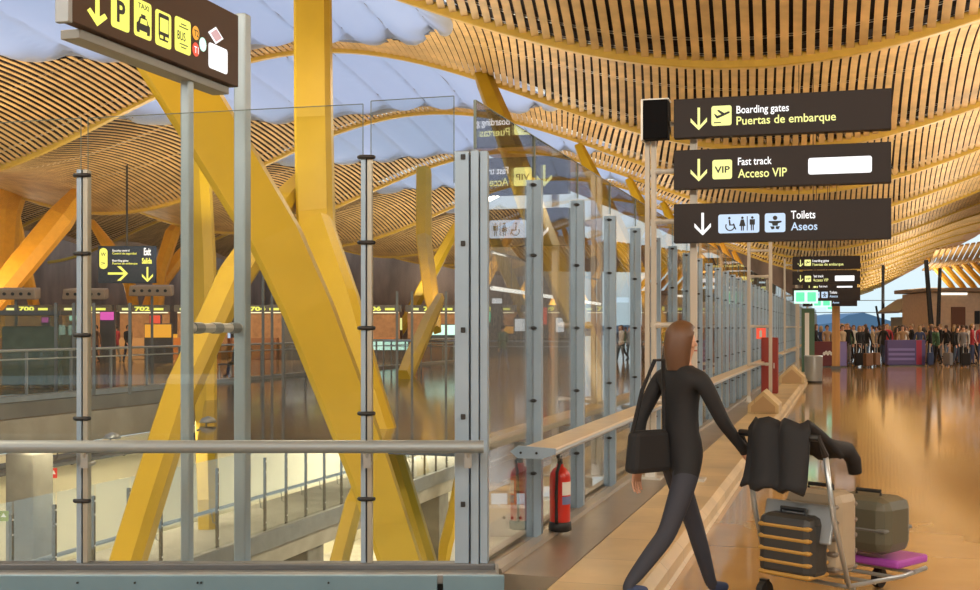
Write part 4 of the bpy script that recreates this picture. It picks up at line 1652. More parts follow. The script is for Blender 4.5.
while px < 640:
    mm, cn = kinds[gi % 6]
    Y = 66 + (gi % 3)
    k_ = Y / F
    h = [5, 9, 12, 6][gi % 4]
    y0_ = [318, 326, 334][gi % 3]
    w_ = random.choice((6, 9, 13))
    c = P(px, y0_ + h, Y)
    t = thing('shop_display', '%s lit shop display at hall back, %s' % (cn, ordw(gi + 1) + ' from the left'), 'shop display', (c[0], Y, 0), 0, 'lit shop displays at the back of the hall')
    m = MB()
    m.box((0, 0, c[2] + h * k_ / 2), (w_ * k_, .2, h * k_), mm)
    m.build('screen', None, t)
    m = MB()
    m.box((0, .1, c[2] / 2), (w_ * k_ * 1.1, .5, c[2]))
    m.build('stand', [CLO['brown'], mat('counter_orange', (.45, .17, .04)), DKG][gi % 3], t)
    px += random.uniform(17, 26)
    gi += 1
# long white light line above the shops
t = thing('light_line', 'long slanting white light line above the shops behind the glass', 'light', (0, 0, 0))
m = MB()
a, b = P(492, 288, 40), P(600, 304, 62)
m.tube(a, b, .07, mat('tube_white', (1, 1, 1), .5, emit=(1, .95, .85), estr=2.2), n=8)
m.build('tube', None, t)
m = MB()
for k in range(9):
    p = a.lerp(b, k / 8)
    m.tube(p, p + Vector((0, 0, 1.2)), .015, DKG, n=5)
m.tube(a + Vector((0, 0, 1.2)), b + Vector((0, 0, 1.2)), .05, DKG, n=6)
m.build('suspension', None, t)

# ================================================================ things on and beside the kerb
def extinguisher(loc, lb, k=1.0):
    t = thing('fire_extinguisher', lb, 'fire extinguisher', loc, -TH)
    m = MB()
    m.lathe((0, 0, 0), [(.072, 0.06), (.078, .075), (.080, .40), (.074, .44), (.05, .475), (.028, .49), (.026, .51)], RED, 24)
    m.build('cylinder', RED, t, smooth=True)
    m = MB()
    m.lathe((0, 0, 0), [(.070, 0.0), (.088, .01), (.086, .07), (.080, .075)], BLK, 24)
    m.build('base_ring', BLK, t, smooth=True)
    m = MB()
    m.tube((0, 0, .505), (0, 0, .55), .02, n=10)
    m.box((.0, -.02, .565), (.022, .10, .014))
    m.box((.0, -.03, .59), (.02, .11, .012), rot=Matrix.Rotation(.25, 3, 'X'))
    m.build('valve', BLK, t)
    m = MB()
    m.sweep([(0.01, -.03, .545), (.02, -.08, .53), (.0, -.10, .46), (-.005, -.10, .3), (-.005, -.098, .12), (-.005, -.095, .07)], .013, n=8)
    m.build('hose', BLK, t, smooth=True)
    m = MB()
    for (z, h) in ((.33, .05), (.24, .03)):
        vs, fs = [], []
        for i in range(7):
            a = math.radians(-65 + 14 * i)
            for zz in (z - h, z + h):
                vs.append((.0815 * math.cos(a) * 1, .0815 * math.sin(a), zz))
        for i in range(6):
            fs.append((2 * i, 2 * i + 2, 2 * i + 3, 2 * i + 1))
        m.add(vs, fs, WHT if z > .3 else mat('label_blue', (.15, .2, .4), .5))
    m.build('sticker', None, t)
    t.scale = (k, k, k)
    return t


extinguisher(P(560, 531, 8.47) + Vector((0, 0, 0.0)), 'red fire extinguisher standing on the sill below the flat handrail', 0.92)
# steel bin, red cabinet, stone wedge, fire notice
c = P(813.5, 382, 35.5)
t = thing('litter_bin', 'round steel litter bin standing beside the far stone kerb', 'bin', (c[0], c[1], 0), 0)
m = MB()
m.lathe((0, 0, 0), [(.24, 0), (.245, .03), (.265, .76), (.27, .80), (.25, .80), (.22, .74)], ALU2, 24)
m.build('body', ALU2, t, smooth=True)
m = MB()
m.lathe((0, 0, 0), [(.255, .0), (.255, .05), (.25, .05)], BLK, 24)
m.build('base_ring', BLK, t)
t = thing('fire_cabinet', 'narrow tall red cabinet on the kerb between sign frame legs', 'cabinet', W(-1.60, 27.6, .15), -TH)
m = MB()
m.box((0, 0, .62), (.36, .3, 1.24))
m.build('body', mat('dark_red', (.28, .03, .02), .4), t, bevel=.02)
m = MB()
m.box((0, -.16, .62), (.30, .02, 1.15))
m.build('door', mat('dark_red', (.28, .03, .02)), t, bevel=.01)
m = MB()
m.box((.1, -.18, .62), (.02, .03, .12))
m.build('handle', GAL, t)
t = thing('fire_notice', 'small red square fire notice fixed to the glass wall', 'notice', W(-1.93, 29.6, 1.47), -TH)
m = MB()
m.box((0, 0, 0), (.24, .02, .26))
m.build('plate', ER, t, bevel=.004)
m = MB()
m.prism([(-.03, -.09), (.03, -.09), (.03, .05), (.0, .09), (-.03, .05)], -.014, -.011, WHT)
m.build('pictogram', WHT, t)
m = MB()
m.box((-.06, .05, 0), (.03, .1, .03))
m.build('arm', GAL, t)
for i, (u, s, k) in enumerate(((-1.33, 33, 1.25), (-1.33, 21.5, 1.0))):
    t = thing('stone_wedge', ['gabled stone block on the kerb just before the steel bin', 'low gabled stone block on the kerb near the red cabinet'][i], 'stone block', W(u, s, .15), -TH, 'gabled kerb blocks')
    m = MB()
    m.prism([(-.26 * k, 0), (.26 * k, 0), (.26 * k, .14 * k), (0.0, .38 * k), (-.26 * k, .14 * k)], -.5, .5, KERB)
    fixn(m.build('block', KERB, t, bevel=.01))
    m = MB()
    m.prism([(-.2 * k, .02), (.2 * k, .02), (.2 * k, .12 * k), (0, .3 * k), (-.2 * k, .12 * k)], -.51, -.50, mat('wedge_tan', (.45, .30, .15), .4))
    m.build('end_face', None, t)
# upright roller banner, banner barriers and the timber-clad column in the crowd
c = P(808, 368, 40)
t = thing('roller_banner', 'narrow dark green banner with white lines beyond the bin', 'banner', (c[0], 40, .0), 0)
m = MB()
m.box((0, 0, 1.15), (.42, .04, 2.2))
m.build('sheet', mat('banner_green', (.06, .13, .08), .5), t)
m = MB()
m.box((-.04, -.03, 1.25), (.14, .01, 1.7))
m.build('print', WHT, t)
m = MB()
m.box((0, 0, .03), (.46, .2, .06))
m.build('foot', DKG, t)


def barrier(px0, px1, pyb, h, lb, colm, strip, txt=False):
    Y = 1.6 * F / (pyb - 328)
    x0, x1 = (px0 - 490) / F * Y, (px1 - 490) / F * Y
    w_ = x1 - x0
    t = thing('banner_barrier', lb, 'barrier', (x0, Y, 0), 0)
    m = MB()
    m.box((w_ / 2, 0, h / 2 + .05), (w_, .35, h))
    m.build('panel', colm, t, bevel=.02)
    m = MB()
    for (a, b) in strip[0]:
        m.box((w_ * (a + b) / 2, -.18, h / 2 + .05), (w_ * (b - a), .02, h * .98))
    m.build('stripe', strip[1], t)
    m = MB()
    m.box((w_ / 2, 0, .025), (w_ * .95, .5, .05))
    m.build('foot', DKG, t)
    if txt:
        m = MB()
        for i, a in enumerate((.30, .36, .41, .46, .52)):
            m.prism(circ(w_ * a, h * .55 + (.05 if i % 2 else 0), .075, 10, .8), -.20, -.19, WHT)
        m.build('lettering', WHT, t)
    return t


PUR = mat('purple_banner', (.09, .065, .20), .5)
PURL = mat('lilac_banner', (.20, .17, .42), .5)
MAR = mat('maroon_banner', (.12, .015, .02), .5)
barrier(813, 846, 367, 1.0, 'maroon banner barrier with white script and lilac end', MAR, (((.62, .98),), PURL), True)
b = barrier(886, 924, 366, 1.05, 'purple banner barrier with red end standing before the crowd', PUR, (((.76, .90),), mat('red_stripe', (.30, .02, .06), .5)))
m = MB()
for z in (.3, .5, .7):
    m.box((.6, -.185, z), (1.1, .02, .10))
m.build('stripe', PURL, b)
Yc = 47.0
c = P(836, 371, Yc)
t = thing('timber_column', 'square timber-clad column rising beside the distant boards', 'column', (c[0], Yc, 0), -TH)
m = MB()
m.box((0, 0, 1.6), (.30, .30, 3.2))
m.build('shaft', mat('column_wood', (.50, .26, .08), .5, noise=.2, scale=6, stretch=(1, 1, .1)), t, bevel=.015)
m = MB()
m.box((0, 0, .06), (.36, .36, .12))
m.box((0, 0, 3.2), (.34, .34, .08))
m.build('trim_ring', DKG, t)

# kiosk building, slender mast posts and the neighbouring roof with its struts at the right edge
Yk = 92.0
kk = Yk / F
t = thing('kiosk_building', 'beige kiosk building with flat roof behind the crowd at right', 'building', (P(929, 328, Yk)[0], Yk, 0), 0)
WK = 80 * kk
m = MB()
m.box((WK / 2, 3, 2.15), (WK, 6, 4.3))
m.build('wall', mat('kiosk_beige', (.66, .50, .34), .6, noise=.08), t, bevel=.03)
m = MB()
m.box((WK / 2 - .1, 3, 4.5), (WK + .8, 7, .30))
m.build('roof', mat('kiosk_roof', (.34, .25, .17), .6), t, bevel=.05)
m = MB()
m.box((29 * kk, -.03, 1.6), (14 * kk, .1, 3.2))
m.build('door', mat('kiosk_door', (.17, .07, .03), .5), t)
m = MB()
m.box((48 * kk, -.04, 2.4), (5 * kk, .1, 1.0))
m.build('window', BLK, t)
m = MB()
m.box((25 * kk, -.03, 4.2), (26 * kk, .08, .16))
m.build('light_strip', mat('strip_white', (1, 1, 1), .5, emit=(1, .93, .8), estr=1.5), t)
t = thing('shop_pavilion', 'low pavilion with lit yellow-green sign at the end of the concourse', 'building', (P(903, 328, 110)[0], 110, 0), 0)
m = MB()
m.box((1.3, 2, 1.3), (2.2, 4, 2.6))
m.build('wall', mat('pavilion_wall', (.35, .36, .30), .6), t)
m = MB()
q = 110 / F
m.prism([(-8 * q, 3.1), (-8 * q, 2.95), (24 * q, 3.6), (26 * q, 4.6), (12 * q, 4.3)], -1, 5)
fixn(m.build('roof', mat('pavilion_roof', (.30, .28, .26), .6), t))
m = MB()
m.prism(rrect(4 * q, 2.05 * 1, 15 * q, 2.45, .1), -1.05, -1.0, EY)
m.prism(rrect(5 * q, .9, 9 * q, 1.9, .1), -.05, 0, EGW)
m.build('lit_panel', None, t)
for (x0, x1, y0, y1, Y, r, lb) in ((883, 883, 295, 327, 150, .22, 'thin black glazing mast against the sky'), (883, 883, 290, 327, 151, .12, ''), (876, 880, 306, 328, 140, .15, 'small leaning black strut beside the glazing mast'), (926, 932, 290, 335, 70, .16, 'thick black leaning strut in front of the kiosk'), (940, 938, 298, 335, 72, .13, 'second black strut beside the thick leaning one')):
    if not lb:
        continue
    m = MB()
    a, b = P(x0, y0 - (30 if r != .15 else 0), Y), P(x1, y1, Y)
    m.tube(b, a, r, n=8, r2=r * .8)
    m.tube((b[0], b[1], 0), (b[0], b[1], .2), r * 1.6, n=8)
    m.tube((b[0], b[1], .1), b, r, n=8)
    o = m.build('steel_mast', BLK)
    tag(o, lb, 'mast')
gz = thing('glazing_bar', 'thin horizontal glazing cables across the end window', 'cables', (0, 0, 0))
for y in (300.5, 312.5):
    m = MB()
    m.tube(P(815, y, 155), P(930, y - .2, 155), .045, n=5)
    m.build('cable', DKG, gz)
# neighbouring roof
nr = MB()
AX = mat('amber_slats', (.45, .25, .07), .6, noise=.15)
NR = 44
for i in range(NR):
    f0, f1 = i / NR, (i + .68) / NR
    pts = []
    for f in (f0, f1):
        far = P(922 + 230 * f, 271 - 8 * f, 112)
        mid = P(930 + 240 * f, 263 - 16 * f, 98)
        near = P(936 + 260 * f, 250 - 40 * f, 86)
        pts.append((far, mid, near))
    (a, b, c_), (d, e_, f_) = pts
    up_ = Vector((0, 0, .12))
    nr.add([a, d, e_, b, a + up_, d + up_, e_ + up_, b + up_], [(3, 2, 1, 0), (4, 5, 6, 7), (0, 1, 5, 4), (1, 2, 6, 5), (3, 0, 4, 7)])
    nr.add([b, e_, f_, c_, b + up_, e_ + up_, f_ + up_, c_ + up_], [(3, 2, 1, 0), (4, 5, 6, 7), (1, 2, 6, 5), (2, 3, 7, 6), (3, 0, 4, 7)])
nro = struct(nr.build('ceiling', AX), 'amber slatted underside of the neighbouring roof')
for i in range(7):
    Y = 108 - i * 1.5
    p, ws = curve_px([(928 + i * 10, 258, Y, 2), (936 + i * 10.5, 268, Y, 5), (950 + i * 11, 284, Y, 5), (958 + i * 11, 294, Y, 3)], 2)
    strut('roof_strut', p, ws, .6, 'amber strut fanning from the neighbouring roof, ' + ['leftmost', 'first', 'second', 'third', 'fourth', 'fifth', 'rightmost'][i] + (' of the fan' if i in (0, 6) else ' after the leftmost'), AMB, 'amber fan of struts')

# ================================================================ people
def skin_body(J, E, R, sub=1):
    me = bpy.data.meshes.new('body')
    keys = list(J)
    me.from_pydata([J[k] for k in keys], [(keys.index(a), keys.index(b)) for a, b in E], [])
    o = bpy.data.objects.new('body_src', me)
    COL.objects.link(o)
    sk = o.modifiers.new('skin', 'SKIN')
    sk.use_smooth_shade = True
    for i, k in enumerate(keys):
        r = R[k]
        me.skin_vertices[0].data[i].radius = r if isinstance(r, tuple) else (r, r)
        me.skin_vertices[0].data[i].use_root = (i == 0)
    sb = o.modifiers.new('sub', 'SUBSURF')
    sb.levels = sub
    sb.render_levels = sub
    dg = bpy.context.evaluated_depsgraph_get()
    out = bpy.data.meshes.new_from_object(o.evaluated_get(dg))
    bpy.data.objects.remove(o)
    return out


SKIN = mat('skin', (.55, .30, .19), .5)
HAIRS = [mat('hair_dark', (.025, .016, .012), .5), mat('hair_brown', (.10, .045, .02), .5), mat('hair_fair', (.32, .20, .09), .5)]


def person(name, label, loc, rz, top, trou, hair=0, H=1.7, step=0.25, arm=0.3, bend=0.0, seated=False, long_hair=False, group=None, hands=False, sub=1, shoe='black', sleeve=True, elbow=0.35, carry=False):
    """faces local +y. step: stride half-angle, arm: swing"""
    k = H / 1.70
    J, E, R = {}, [], {}

    def j(n_, p, r):
        J[n_] = Vector(p) * k
        R[n_] = (r[0] * k, r[1] * k) if isinstance(r, tuple) else r * k
    hz_ = .92 if not seated else .50
    j('pelvis', (0, 0, hz_), (.145, .11))
    j('waist', (0, bend * .15, hz_ + .18), (.120, .09))
    j('chest', (0, bend * .35, hz_ + .36), (.150, .105))
    j('upper', (0, bend * .48, hz_ + .47), (.115, .085))
    j('neck', (0, bend * .55 + .005, hz_ + .56), .052)
    j('chin', (0, bend * .6 + .02, hz_ + .62), .062)
    j('head', (0, bend * .63 + .018, hz_ + .69), (.078, .092))
    j('crown', (0, bend * .63 + .008, hz_ + .755), (.060, .072))
    E += [('pelvis', 'waist'), ('waist', 'chest'), ('chest', 'upper'), ('upper', 'neck'), ('neck', 'chin'), ('chin', 'head'), ('head', 'crown')]
    for sx, sg in ((-1, 1), (1, -1)):
        L = 'L' if sx < 0 else 'R'
        sh = Vector((sx * .175, bend * .46, hz_ + .475))
        a = arm * sg * -1
        el = sh + Vector((sx * .05, math.sin(a) * .28, -math.cos(a) * .28))
        b_ = a + elbow
        wr = el + Vector((sx * -.01, math.sin(b_) * .245, -math.cos(b_) * .245))
        hd = wr + Vector((0, math.sin(b_) * .09, -math.cos(b_) * .09))
        j('sh' + L, sh, .058)
        j('el' + L, el, .044)
        j('wr' + L, wr, .030)
        j('hand' + L, hd, (.022, .040))
        E += [('upper', 'sh' + L), ('sh' + L, 'el' + L), ('el' + L, 'wr' + L), ('wr' + L, 'hand' + L)]
        if not hands:
            j('tip' + L, hd + (hd - wr) * .8, (.014, .028))
            E.append(('hand' + L, 'tip' + L))
        else:
            dr = (hd - wr).normalized()
            for q in range(4):
                off = Vector((0, (q - 1.5) * .019, 0))
                ln = [.062, .074, .070, .055][q]
                c1 = hd + dr * .035 + off
                c2 = c1 + (dr + Vector((-sx * .25, 0, 0))).normalized() * ln * .6
                c3 = c2 + (dr + Vector((-sx * .8, 0, 0))).normalized() * ln * .5
                for nn, cc, rr in (('a', c1, .009), ('b', c2, .008), ('c', c3, .007)):
                    j('f%d%s%s' % (q, nn, L), cc, rr)
                E += [('hand' + L, 'f%da%s' % (q, L)), ('f%da%s' % (q, L), 'f%db%s' % (q, L)), ('f%db%s' % (q, L), 'f%dc%s' % (q, L))]
            t1 = wr + dr * .035 + Vector((-sx * .012, .034, 0))
            t2 = t1 + (dr * .8 + Vector((-sx * .3, .5, 0))).normalized() * .034
            j('t1' + L, t1, .011)
            j('t2' + L, t2, .008)
            E += [('wr' + L, 't1' + L), ('t1' + L, 't2' + L)]
        hp = Vector((sx * .085, 0, hz_ - .03))
        if seated:
            kn = hp + Vector((sx * .03, .42, 0.0))
            an = kn + Vector((0, .05, -.40))
        else:
            a = step * sg
            kb_ = .12 if sg > 0 else -.0
            kn = hp + Vector((sx * .005, math.sin(a) * .43, -math.cos(a) * .43))
            b_ = a - (.10 if sg > 0 else .38) * min(1, abs(step) * 3)
            an = kn + Vector((0, math.sin(b_) * .42, -math.cos(b_) * .42))
        j('hip' + L, hp, .088)
        j('knee' + L, kn, .058)
        j('calf' + L, kn.lerp(an, .35), .055)
        j('ank' + L, an, .038)
        j('toe' + L, an + Vector((sx * .02, .15, -.035)), (.038, .026))
        E += [('pelvis', 'hip' + L), ('hip' + L, 'knee' + L), ('knee' + L, 'calf' + L), ('calf' + L, 'ank' + L), ('ank' + L, 'toe' + L)]
    me = skin_body(J, E, R, sub)
    segs = []
    for a, b in E:
        if a[:3] in ('nec', 'chi', 'hea'):
            lab = 0
        elif a.startswith('upper') and b == 'neck':
            lab = 0
        elif b[:2] in ('ha', 'ti') or a[:2] in ('ha', 'f0', 'f1', 'f2', 'f3', 't1') or b.startswith('t1'):
            lab = 0
        elif a.startswith('ank'):
            lab = 3
        elif a[:3] in ('hip', 'kne', 'cal') or b.startswith('hip'):
            lab = 2
        else:
            lab = 1
        segs.append((J[a], J[b], lab, a, b))
    for m_ in (SKIN, CLO[top], CLO[trou], CLO[shoe]):
        me.materials.append(m_)
    zmin = min(v.co.z for v in me.vertices)
    for p in me.polygons:
        c = p.center
        best = (9, 1)
        for A, B, lab, a, b in segs:
            d = B - A
            t_ = max(0, min(1, (c - A).dot(d) / d.length_squared))
            q = (c - A - d * t_).length - (R[b][0] if isinstance(R[b], tuple) else R[b]) * .6
            if q < best[0]:
                best = (q, lab)
        lab = best[1]
        if lab == 2 and c.z > (hz_ - .07) * k:
            lab = 1
        p.material_index = lab
        p.use_smooth = True
    for v in me.vertices:
        v.co.z -= zmin
    o = bpy.data.objects.new(name, me)
    COL.objects.link(o)
    o.location = loc
    o.rotation_euler = (0, 0, rz)
    tag(o, label, 'person', group)
    # hair
    hm = HAIRS[hair]
    mb = MB()
    hc = J['head'] + Vector((0, -.012 * k, .018 * k - zmin))
    prof = []
    n1, n2 = 10, 14
    vs, fs = [], []
    for i in range(n1 + 1):
        th = PI * .72 * i / n1
        for q in range(n2):
            ph = 2 * PI * q / n2
            x, y, z = math.sin(th) * math.cos(ph), math.sin(th) * math.sin(ph), math.cos(th)
            low = 0
            if y > .15 and z < .45:
                y *= .55
                z = max(z, .35)
            if long_hair and y < .3 and z < -.1:
                low = (-.1 - z) * .22
                y -= .1
            vs.append(hc + Vector((x * .092 * k, y * .108 * k, (z * .108 - low) * k)))
    for i in range(n1):
        for q in range(n2):
            fs.append((i * n2 + q, (i + 1) * n2 + q, (i + 1) * n2 + (q + 1) % n2, i * n2 + (q + 1) % n2))
    mb.add(vs, fs)
    mb.build('hair', hm, o, smooth=True)
    if sub > 1:
        hd = J['head'] - Vector((0, 0, zmin))
        fb = MB()
        for sx in (-1, 1):
            fb.lathe(hd + Vector((sx * .03 * k, .088 * k, .0)), [(.001, -.008), (.008, -.004), (.008, .004), (.001, .008)], BLK, 8)
        fb.build('eye', BLK, o)
        fb = MB()
        fb.add([hd + Vector(v) * k for v in ((-.006, .092, .01), (.006, .092, .01), (.015, .092, -.03), (-.015, .092, -.03), (0, .118, -.026))], [(0, 3, 4), (0, 4, 1), (1, 4, 2), (3, 2, 4)])
        fb.build('nose', SKIN, o)
        fb = MB()
        fb.box(hd + Vector((0, .086 * k, -.055 * k)), (.04, .012, .009))
        fb.build('mouth', mat('lip', (.35, .10, .08), .5), o)
        for sx in (-1, 1):
            fb = MB()
            fb.lathe(hd + Vector((sx * .082 * k, 0, -.01)), [(.004, -.028), (.014, -.015), (.016, .012), (.006, .028)], SKIN, 8)
            fb.build('ear', SKIN, o)
    return o


# the near pedestrian in black beside the kerb, striding across the view
pd = person('person', 'person in black jacket with long brown hair striding beside the stone kerb', Vector((1.10, 6.98, 0)), math.radians(-56), 'black', 'charcoal', 1, 1.66, step=.46, arm=.45, long_hair=True, hands=True, sub=2, shoe='navy')
# a black shoulder bag at the hip
bag = thing('shoulder_bag', 'black shoulder bag hanging at the hip of the striding person', 'bag', pd.location + Vector((-.20, -.10, .90)), math.radians(-56))
m = MB()
m.box((0, 0, 0), (.10, .30, .24), top=.85)
m.build('body', CLO['black'], bag, bevel=.03)
m = MB()
m.sweep([(0, -.12, .11), (.06, -.10, .35), (.12, -.06, .52), (.10, .02, .52), (.04, .08, .35), (0, .12, .11)], .012, n=6)
m.build('strap', CLO['black'], bag)

# luggage trolley with cases and a black coat
TA = math.radians(-48)
TL = thing('luggage_trolley', 'steel luggage trolley with purple front plate at the lower right', 'trolley', (1.94, 7.06, 0), TA)
STL = ALU2
for sx in (-1, 1):
    m = MB()
    m.sweep([(sx * .26, -.38, .90), (sx * .26, -.30, .55), (sx * .27, -.16, .16), (sx * .28, .40, .14), (sx * .22, .78, .13)], .015, n=8)
    m.build('side_tube', STL, TL, smooth=True)
m = MB()
m.sweep([(-.26, -.38, .90), (-.26, -.44, 1.0), (.26, -.44, 1.0), (.26, -.38, .90)], .02, n=8)
m.build('handle', BLK, TL)
for y in (-.1, .12, .34, .56):
    m = MB()
    m.tube((-.27, y, .14), (.27, y, .14), .012, n=8)
    m.build('cross_tube', STL, TL)
m = MB()
m.box((0, .62, .19), (.46, .36, .05))
m.build('front_plate', mat('purple_plate', (.38, .07, .42), .4), TL, bevel=.015)
m = MB()
m.box((0, -.25, .50), (.46, .02, .22), rot=Matrix.Rotation(-.25, 3, 'X'))
m.build('back_panel', GRY, TL, bevel=.01)
for (x, y) in ((-.25, -.22), (.25, -.22), (0, .62)):
    m = MB()
    m.tube((x - .02, y, .06), (x + .02, y, .06), .06, n=16)
    m.box((x, y, .10), (.05, .03, .06))
    m.build('wheel', BLK, TL)


def case(name, lb, loc, rz, w_, d, h, body, ribs, ribm):
    t = thing(name, lb, 'suitcase', loc, rz)
    m = MB()
    m.box((0, 0, h / 2 + .02), (w_, d, h - .02))
    m.build('shell', body, t, bevel=min(.07, d * .25))
    for i in range(ribs):
        z = h * (i + .8) / (ribs + .6)
        m = MB()
        m.box((0, 0, z), (w_ - .015, d + .008, h * .07))
        m.build('band', ribm, t, bevel=.02)
    m = MB()
    m.sweep([(-.08, 0, h), (-.08, 0, h + .035), (.08, 0, h + .035), (.08, 0, h)], .012, n=8)
    m.build('handle', BLK, t)
    return t


def TP(x, y, z):
    a = TA
    return TL.location + Vector((x * math.cos(a) - y * math.sin(a), x * math.sin(a) + y * math.cos(a), z))


case('suitcase', 'tan and grey banded suitcase standing in the middle of the trolley', TP(0, -.02, .155), TA, .36, .24, .50, mat('case_tan', (.36, .29, .20), .5, noise=.1), 5, mat('case_band', (.17, .14, .11), .5))
cs = case('suitcase', 'dark olive-grey rounded suitcase standing at the front of the trolley', TP(0, .50, .215), TA, .42, .32, .36, mat('case_olive', (.10, .095, .065), .45), 1, mat('case_olive2', (.15, .15, .14), .45))
case('suitcase', 'black and amber striped case standing closest to the trolley handle', TP(-.02, -.27, .155), TA, .36, .20, .38, mat('case_black', (.03, .028, .025), .5), 5, mat('case_amber', (.40, .22, .04), .5))
# coat draped over the handle
ct = MB()
N1, N2 = 18, 12
vs, fs = [], []
for i in range(N1 + 1):
    a = i / N1
    for q in range(N2 + 1):
        b_ = q / N2
        x = -.18 + .38 * b_
        # path over the handle
        if a < .5:
            y, z = -.53 + .08 * (a / .5) ** .6, .70 + .36 * (a / .5)
        else:
            y, z = -.45 + .30 * ((a - .5) / .5), 1.06 - .20 * ((a - .5) / .5)
        z += .015 * math.sin(b_ * 17 + a * 5)
        y += .025 * math.sin(b_ * 13 + a * 3) - .05 * (1 - abs(a - .5) * 2) * 0
        vs.append((x * (1 + .12 * abs(a - .5)), y, z))
for i in range(N1):
    for q in range(N2):
        v0 = i * (N2 + 1) + q
        fs.append((v0, v0 + N2 + 1, v0 + N2 + 2, v0 + 1))
ct.add(vs, fs)
co = ct.build('coat', CLO['black'], None, smooth=True, loc=TL.location + Vector((0.0, 0, 0)), rz=TA)
sd = co.modifiers.new('thick', 'SOLIDIFY')
sd.thickness = .035
tag(co, 'black coat draped over the trolley handle with sleeve hanging forward', 'coat')
m = MB()
m.sweep([(.05, -.40, 1.02), (.06, -.2, .96), (.06, .0, .90), (.06, .16, .88), (.06, .23, .82), (.06, .25, .74)], [.06, .06, .055, .05, .045, .04], n=12)
m.build('sleeve', CLO['black'], co, smooth=True)

# crowd at the end of the concourse
random.seed(11)
tops = ['black', 'grey', 'navy', 'beige', 'black', 'red', 'brown', 'green', 'black', 'tan', 'white', 'black']
trs = ['denim', 'black', 'grey', 'black', 'navy', 'navy', 'brown', 'black', 'black', 'denim', 'black', 'grey']
words_t = dict(black='black', grey='grey', navy='navy', beige='beige', white='white', red='red', brown='brown', green='green', tan='tan', pink='pink', denim='blue denim')
spots = []
for r_, Y in enumerate((51.2, 53.0, 54.4, 55.8, 57.2, 58.6, 60.2, 62, 64, 66, 68.5, 71)):
    x = 842 + (r_ * 7) % 12
    while x < 1004:
        ok = not (883 < x < 929 and Y < 53)
        if ok and random.random() < (.80 if Y > 52 else .55):
            spots.append((x + random.uniform(-1.5, 1.5), Y + random.uniform(-.2, .2)))
        x += random.uniform(15, 20)
spots += [(816, 52), (827, 52.5), (821, 54), (834, 55), (812, 56), (842, 54.8)]
where = lambda px: 'behind the maroon barrier' if px < 846 else ('between the two barriers' if px < 884 else ('behind the purple barrier' if px < 926 else 'right of the purple barrier'))
seen = {}
used = set()
for i, (px, Y) in enumerate(spots):
    pi = (i * 5 + 3) % 12
    dep_w = 'front row' if Y < 53.5 else ('near the front' if Y < 56.5 else ('middle rows' if Y < 61 else 'far rows'))
    lb = '%s-clad person with %s trousers %s, %s' % (words_t[tops[pi]], words_t[trs[pi]], where(px), dep_w) if True else ''
    if lb in used:
        continue
    used.add(lb)
    loc = Vector(((px - 490) / F * Y, Y, 0))
    rz = random.choice((0, PI, PI / 2, -PI / 2)) + random.uniform(-.6, .6)
    key = pi
    if key not in seen:
        o = person('person', lb, loc, rz, tops[pi], trs[pi], pi % 3, 1.60 + .03 * (pi % 6), step=random.uniform(0, .3), arm=random.uniform(.1, .4), long_hair=pi % 2 == 0, group='crowd at the end of the concourse')
        seen[key] = o
    else:
        o = copy_tree(seen[key], label=lb)
        o.location = loc
        o.rotation_euler = (0, 0, rz)
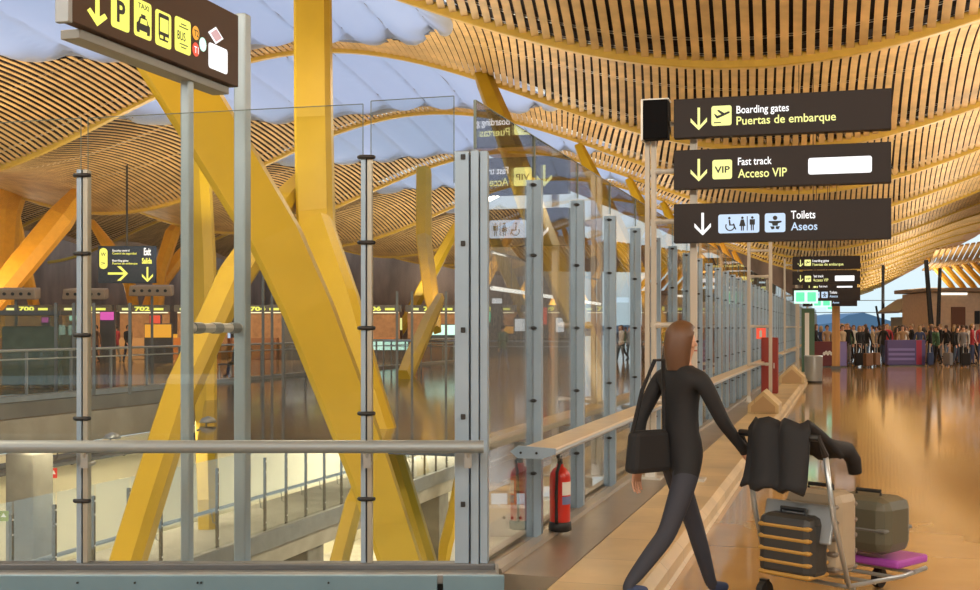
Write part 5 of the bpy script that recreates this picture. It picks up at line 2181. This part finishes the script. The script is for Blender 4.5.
for i, (px, Y) in enumerate(((859, 50.0), (876, 50.2), (930, 50.4), (948, 50.2), (966, 49.8), (868, 49.2))):
    t = thing('trolley_case', '%s wheeled case on the floor before the crowd, %s' % (['black', 'brown', 'navy', 'grey'][i % 4], where(px)) + (' second one' if i > 3 else ''), 'suitcase', Vector(((px - 490) / F * Y, Y, 0)), i * .7, 'small cases in the crowd')
    m = MB()
    m.box((0, 0, .32), (.36, .22, .52))
    m.build('shell', [CLO['black'], CLO['brown'], CLO['navy'], CLO['grey']][i % 4], t, bevel=.04)
    m = MB()
    m.sweep([(-.1, 0, .58), (-.1, 0, .95), (.1, 0, .95), (.1, 0, .58)], .012, n=6)
    m.build('handle', GAL, t)
    m = MB()
    for sx in (-.13, .13):
        m.tube((sx - .02, 0, .035), (sx + .02, 0, .035), .035, n=8)
    m.build('wheel', BLK, t)
# people in the hall across the void
hall = [(503, 44, 'green', 'denim', 'person in green jacket standing behind the first side pane', 0.5), (526, 50, 'white', 'black', 'person in white top standing behind the side glass by the posters', 2.0), (546, 52, 'black', 'black', 'person in black among the shops behind the side glass', 1.0), (563, 54, 'white', 'grey', 'person in white top between two side posts', 3.0), (578, 52, 'red', 'black', 'person in red top behind the second side post', 0.3), (618, 58, 'navy', 'denim', 'person in navy top behind the fifth side post', 1.3), (96, 54, 'brown', 'black', 'person in brown beside the check-in counters at left', 2.5), (116, 56, 'red', 'grey', 'person in red below the navy exit sign', 0.9), (128, 55, 'black', 'navy', 'person in black below the navy exit sign', 4.0), (60, 56, 'grey', 'black', 'person in grey at the counters near the left edge', 1.2)]
for (px, Y, a, b_, lb, r) in hall:
    person('person', lb, Vector(((px - 490) / F * Y, Y, 0)), r, a, b_, 0, 1.7, step=.2, arm=.3)
# seated travellers with chairs
for i, (px, Y) in enumerate(((208, 40), (225, 40), (242, 40))):
    x = (px - 490) / F * Y
    t = thing('waiting_chair', 'dark steel waiting chair near the floor edge, ' + ['left one', 'middle one', 'right one'][i], 'chair', (x, Y, 0), PI * .55, 'waiting chairs by the void')
    m = MB()
    m.box((0, -.02, .40), (.48, .46, .05))
    m.build('seat', CLO['navy'], t, bevel=.01)
    m = MB()
    m.box((0, -.27, .68), (.48, .05, .5), rot=Matrix.Rotation(.12, 3, 'X'))
    m.build('backrest', CLO['navy'], t, bevel=.01)
    for sx in (-.2, .2):
        for sy in (-.2, .18):
            m = MB()
            m.tube((sx, sy, 0), (sx, sy, .38), .015, n=6)
            m.build('leg', GAL, t)
    if i != 1:
        person('person', ['seated person in dark blue on the left waiting chair', '', 'seated person in black on the right waiting chair'][i], Vector((x, Y, 0.0)), PI * .55, ['navy', '', 'black'][i], 'navy', 0, 1.68, seated=True, arm=.2, elbow=1.0)
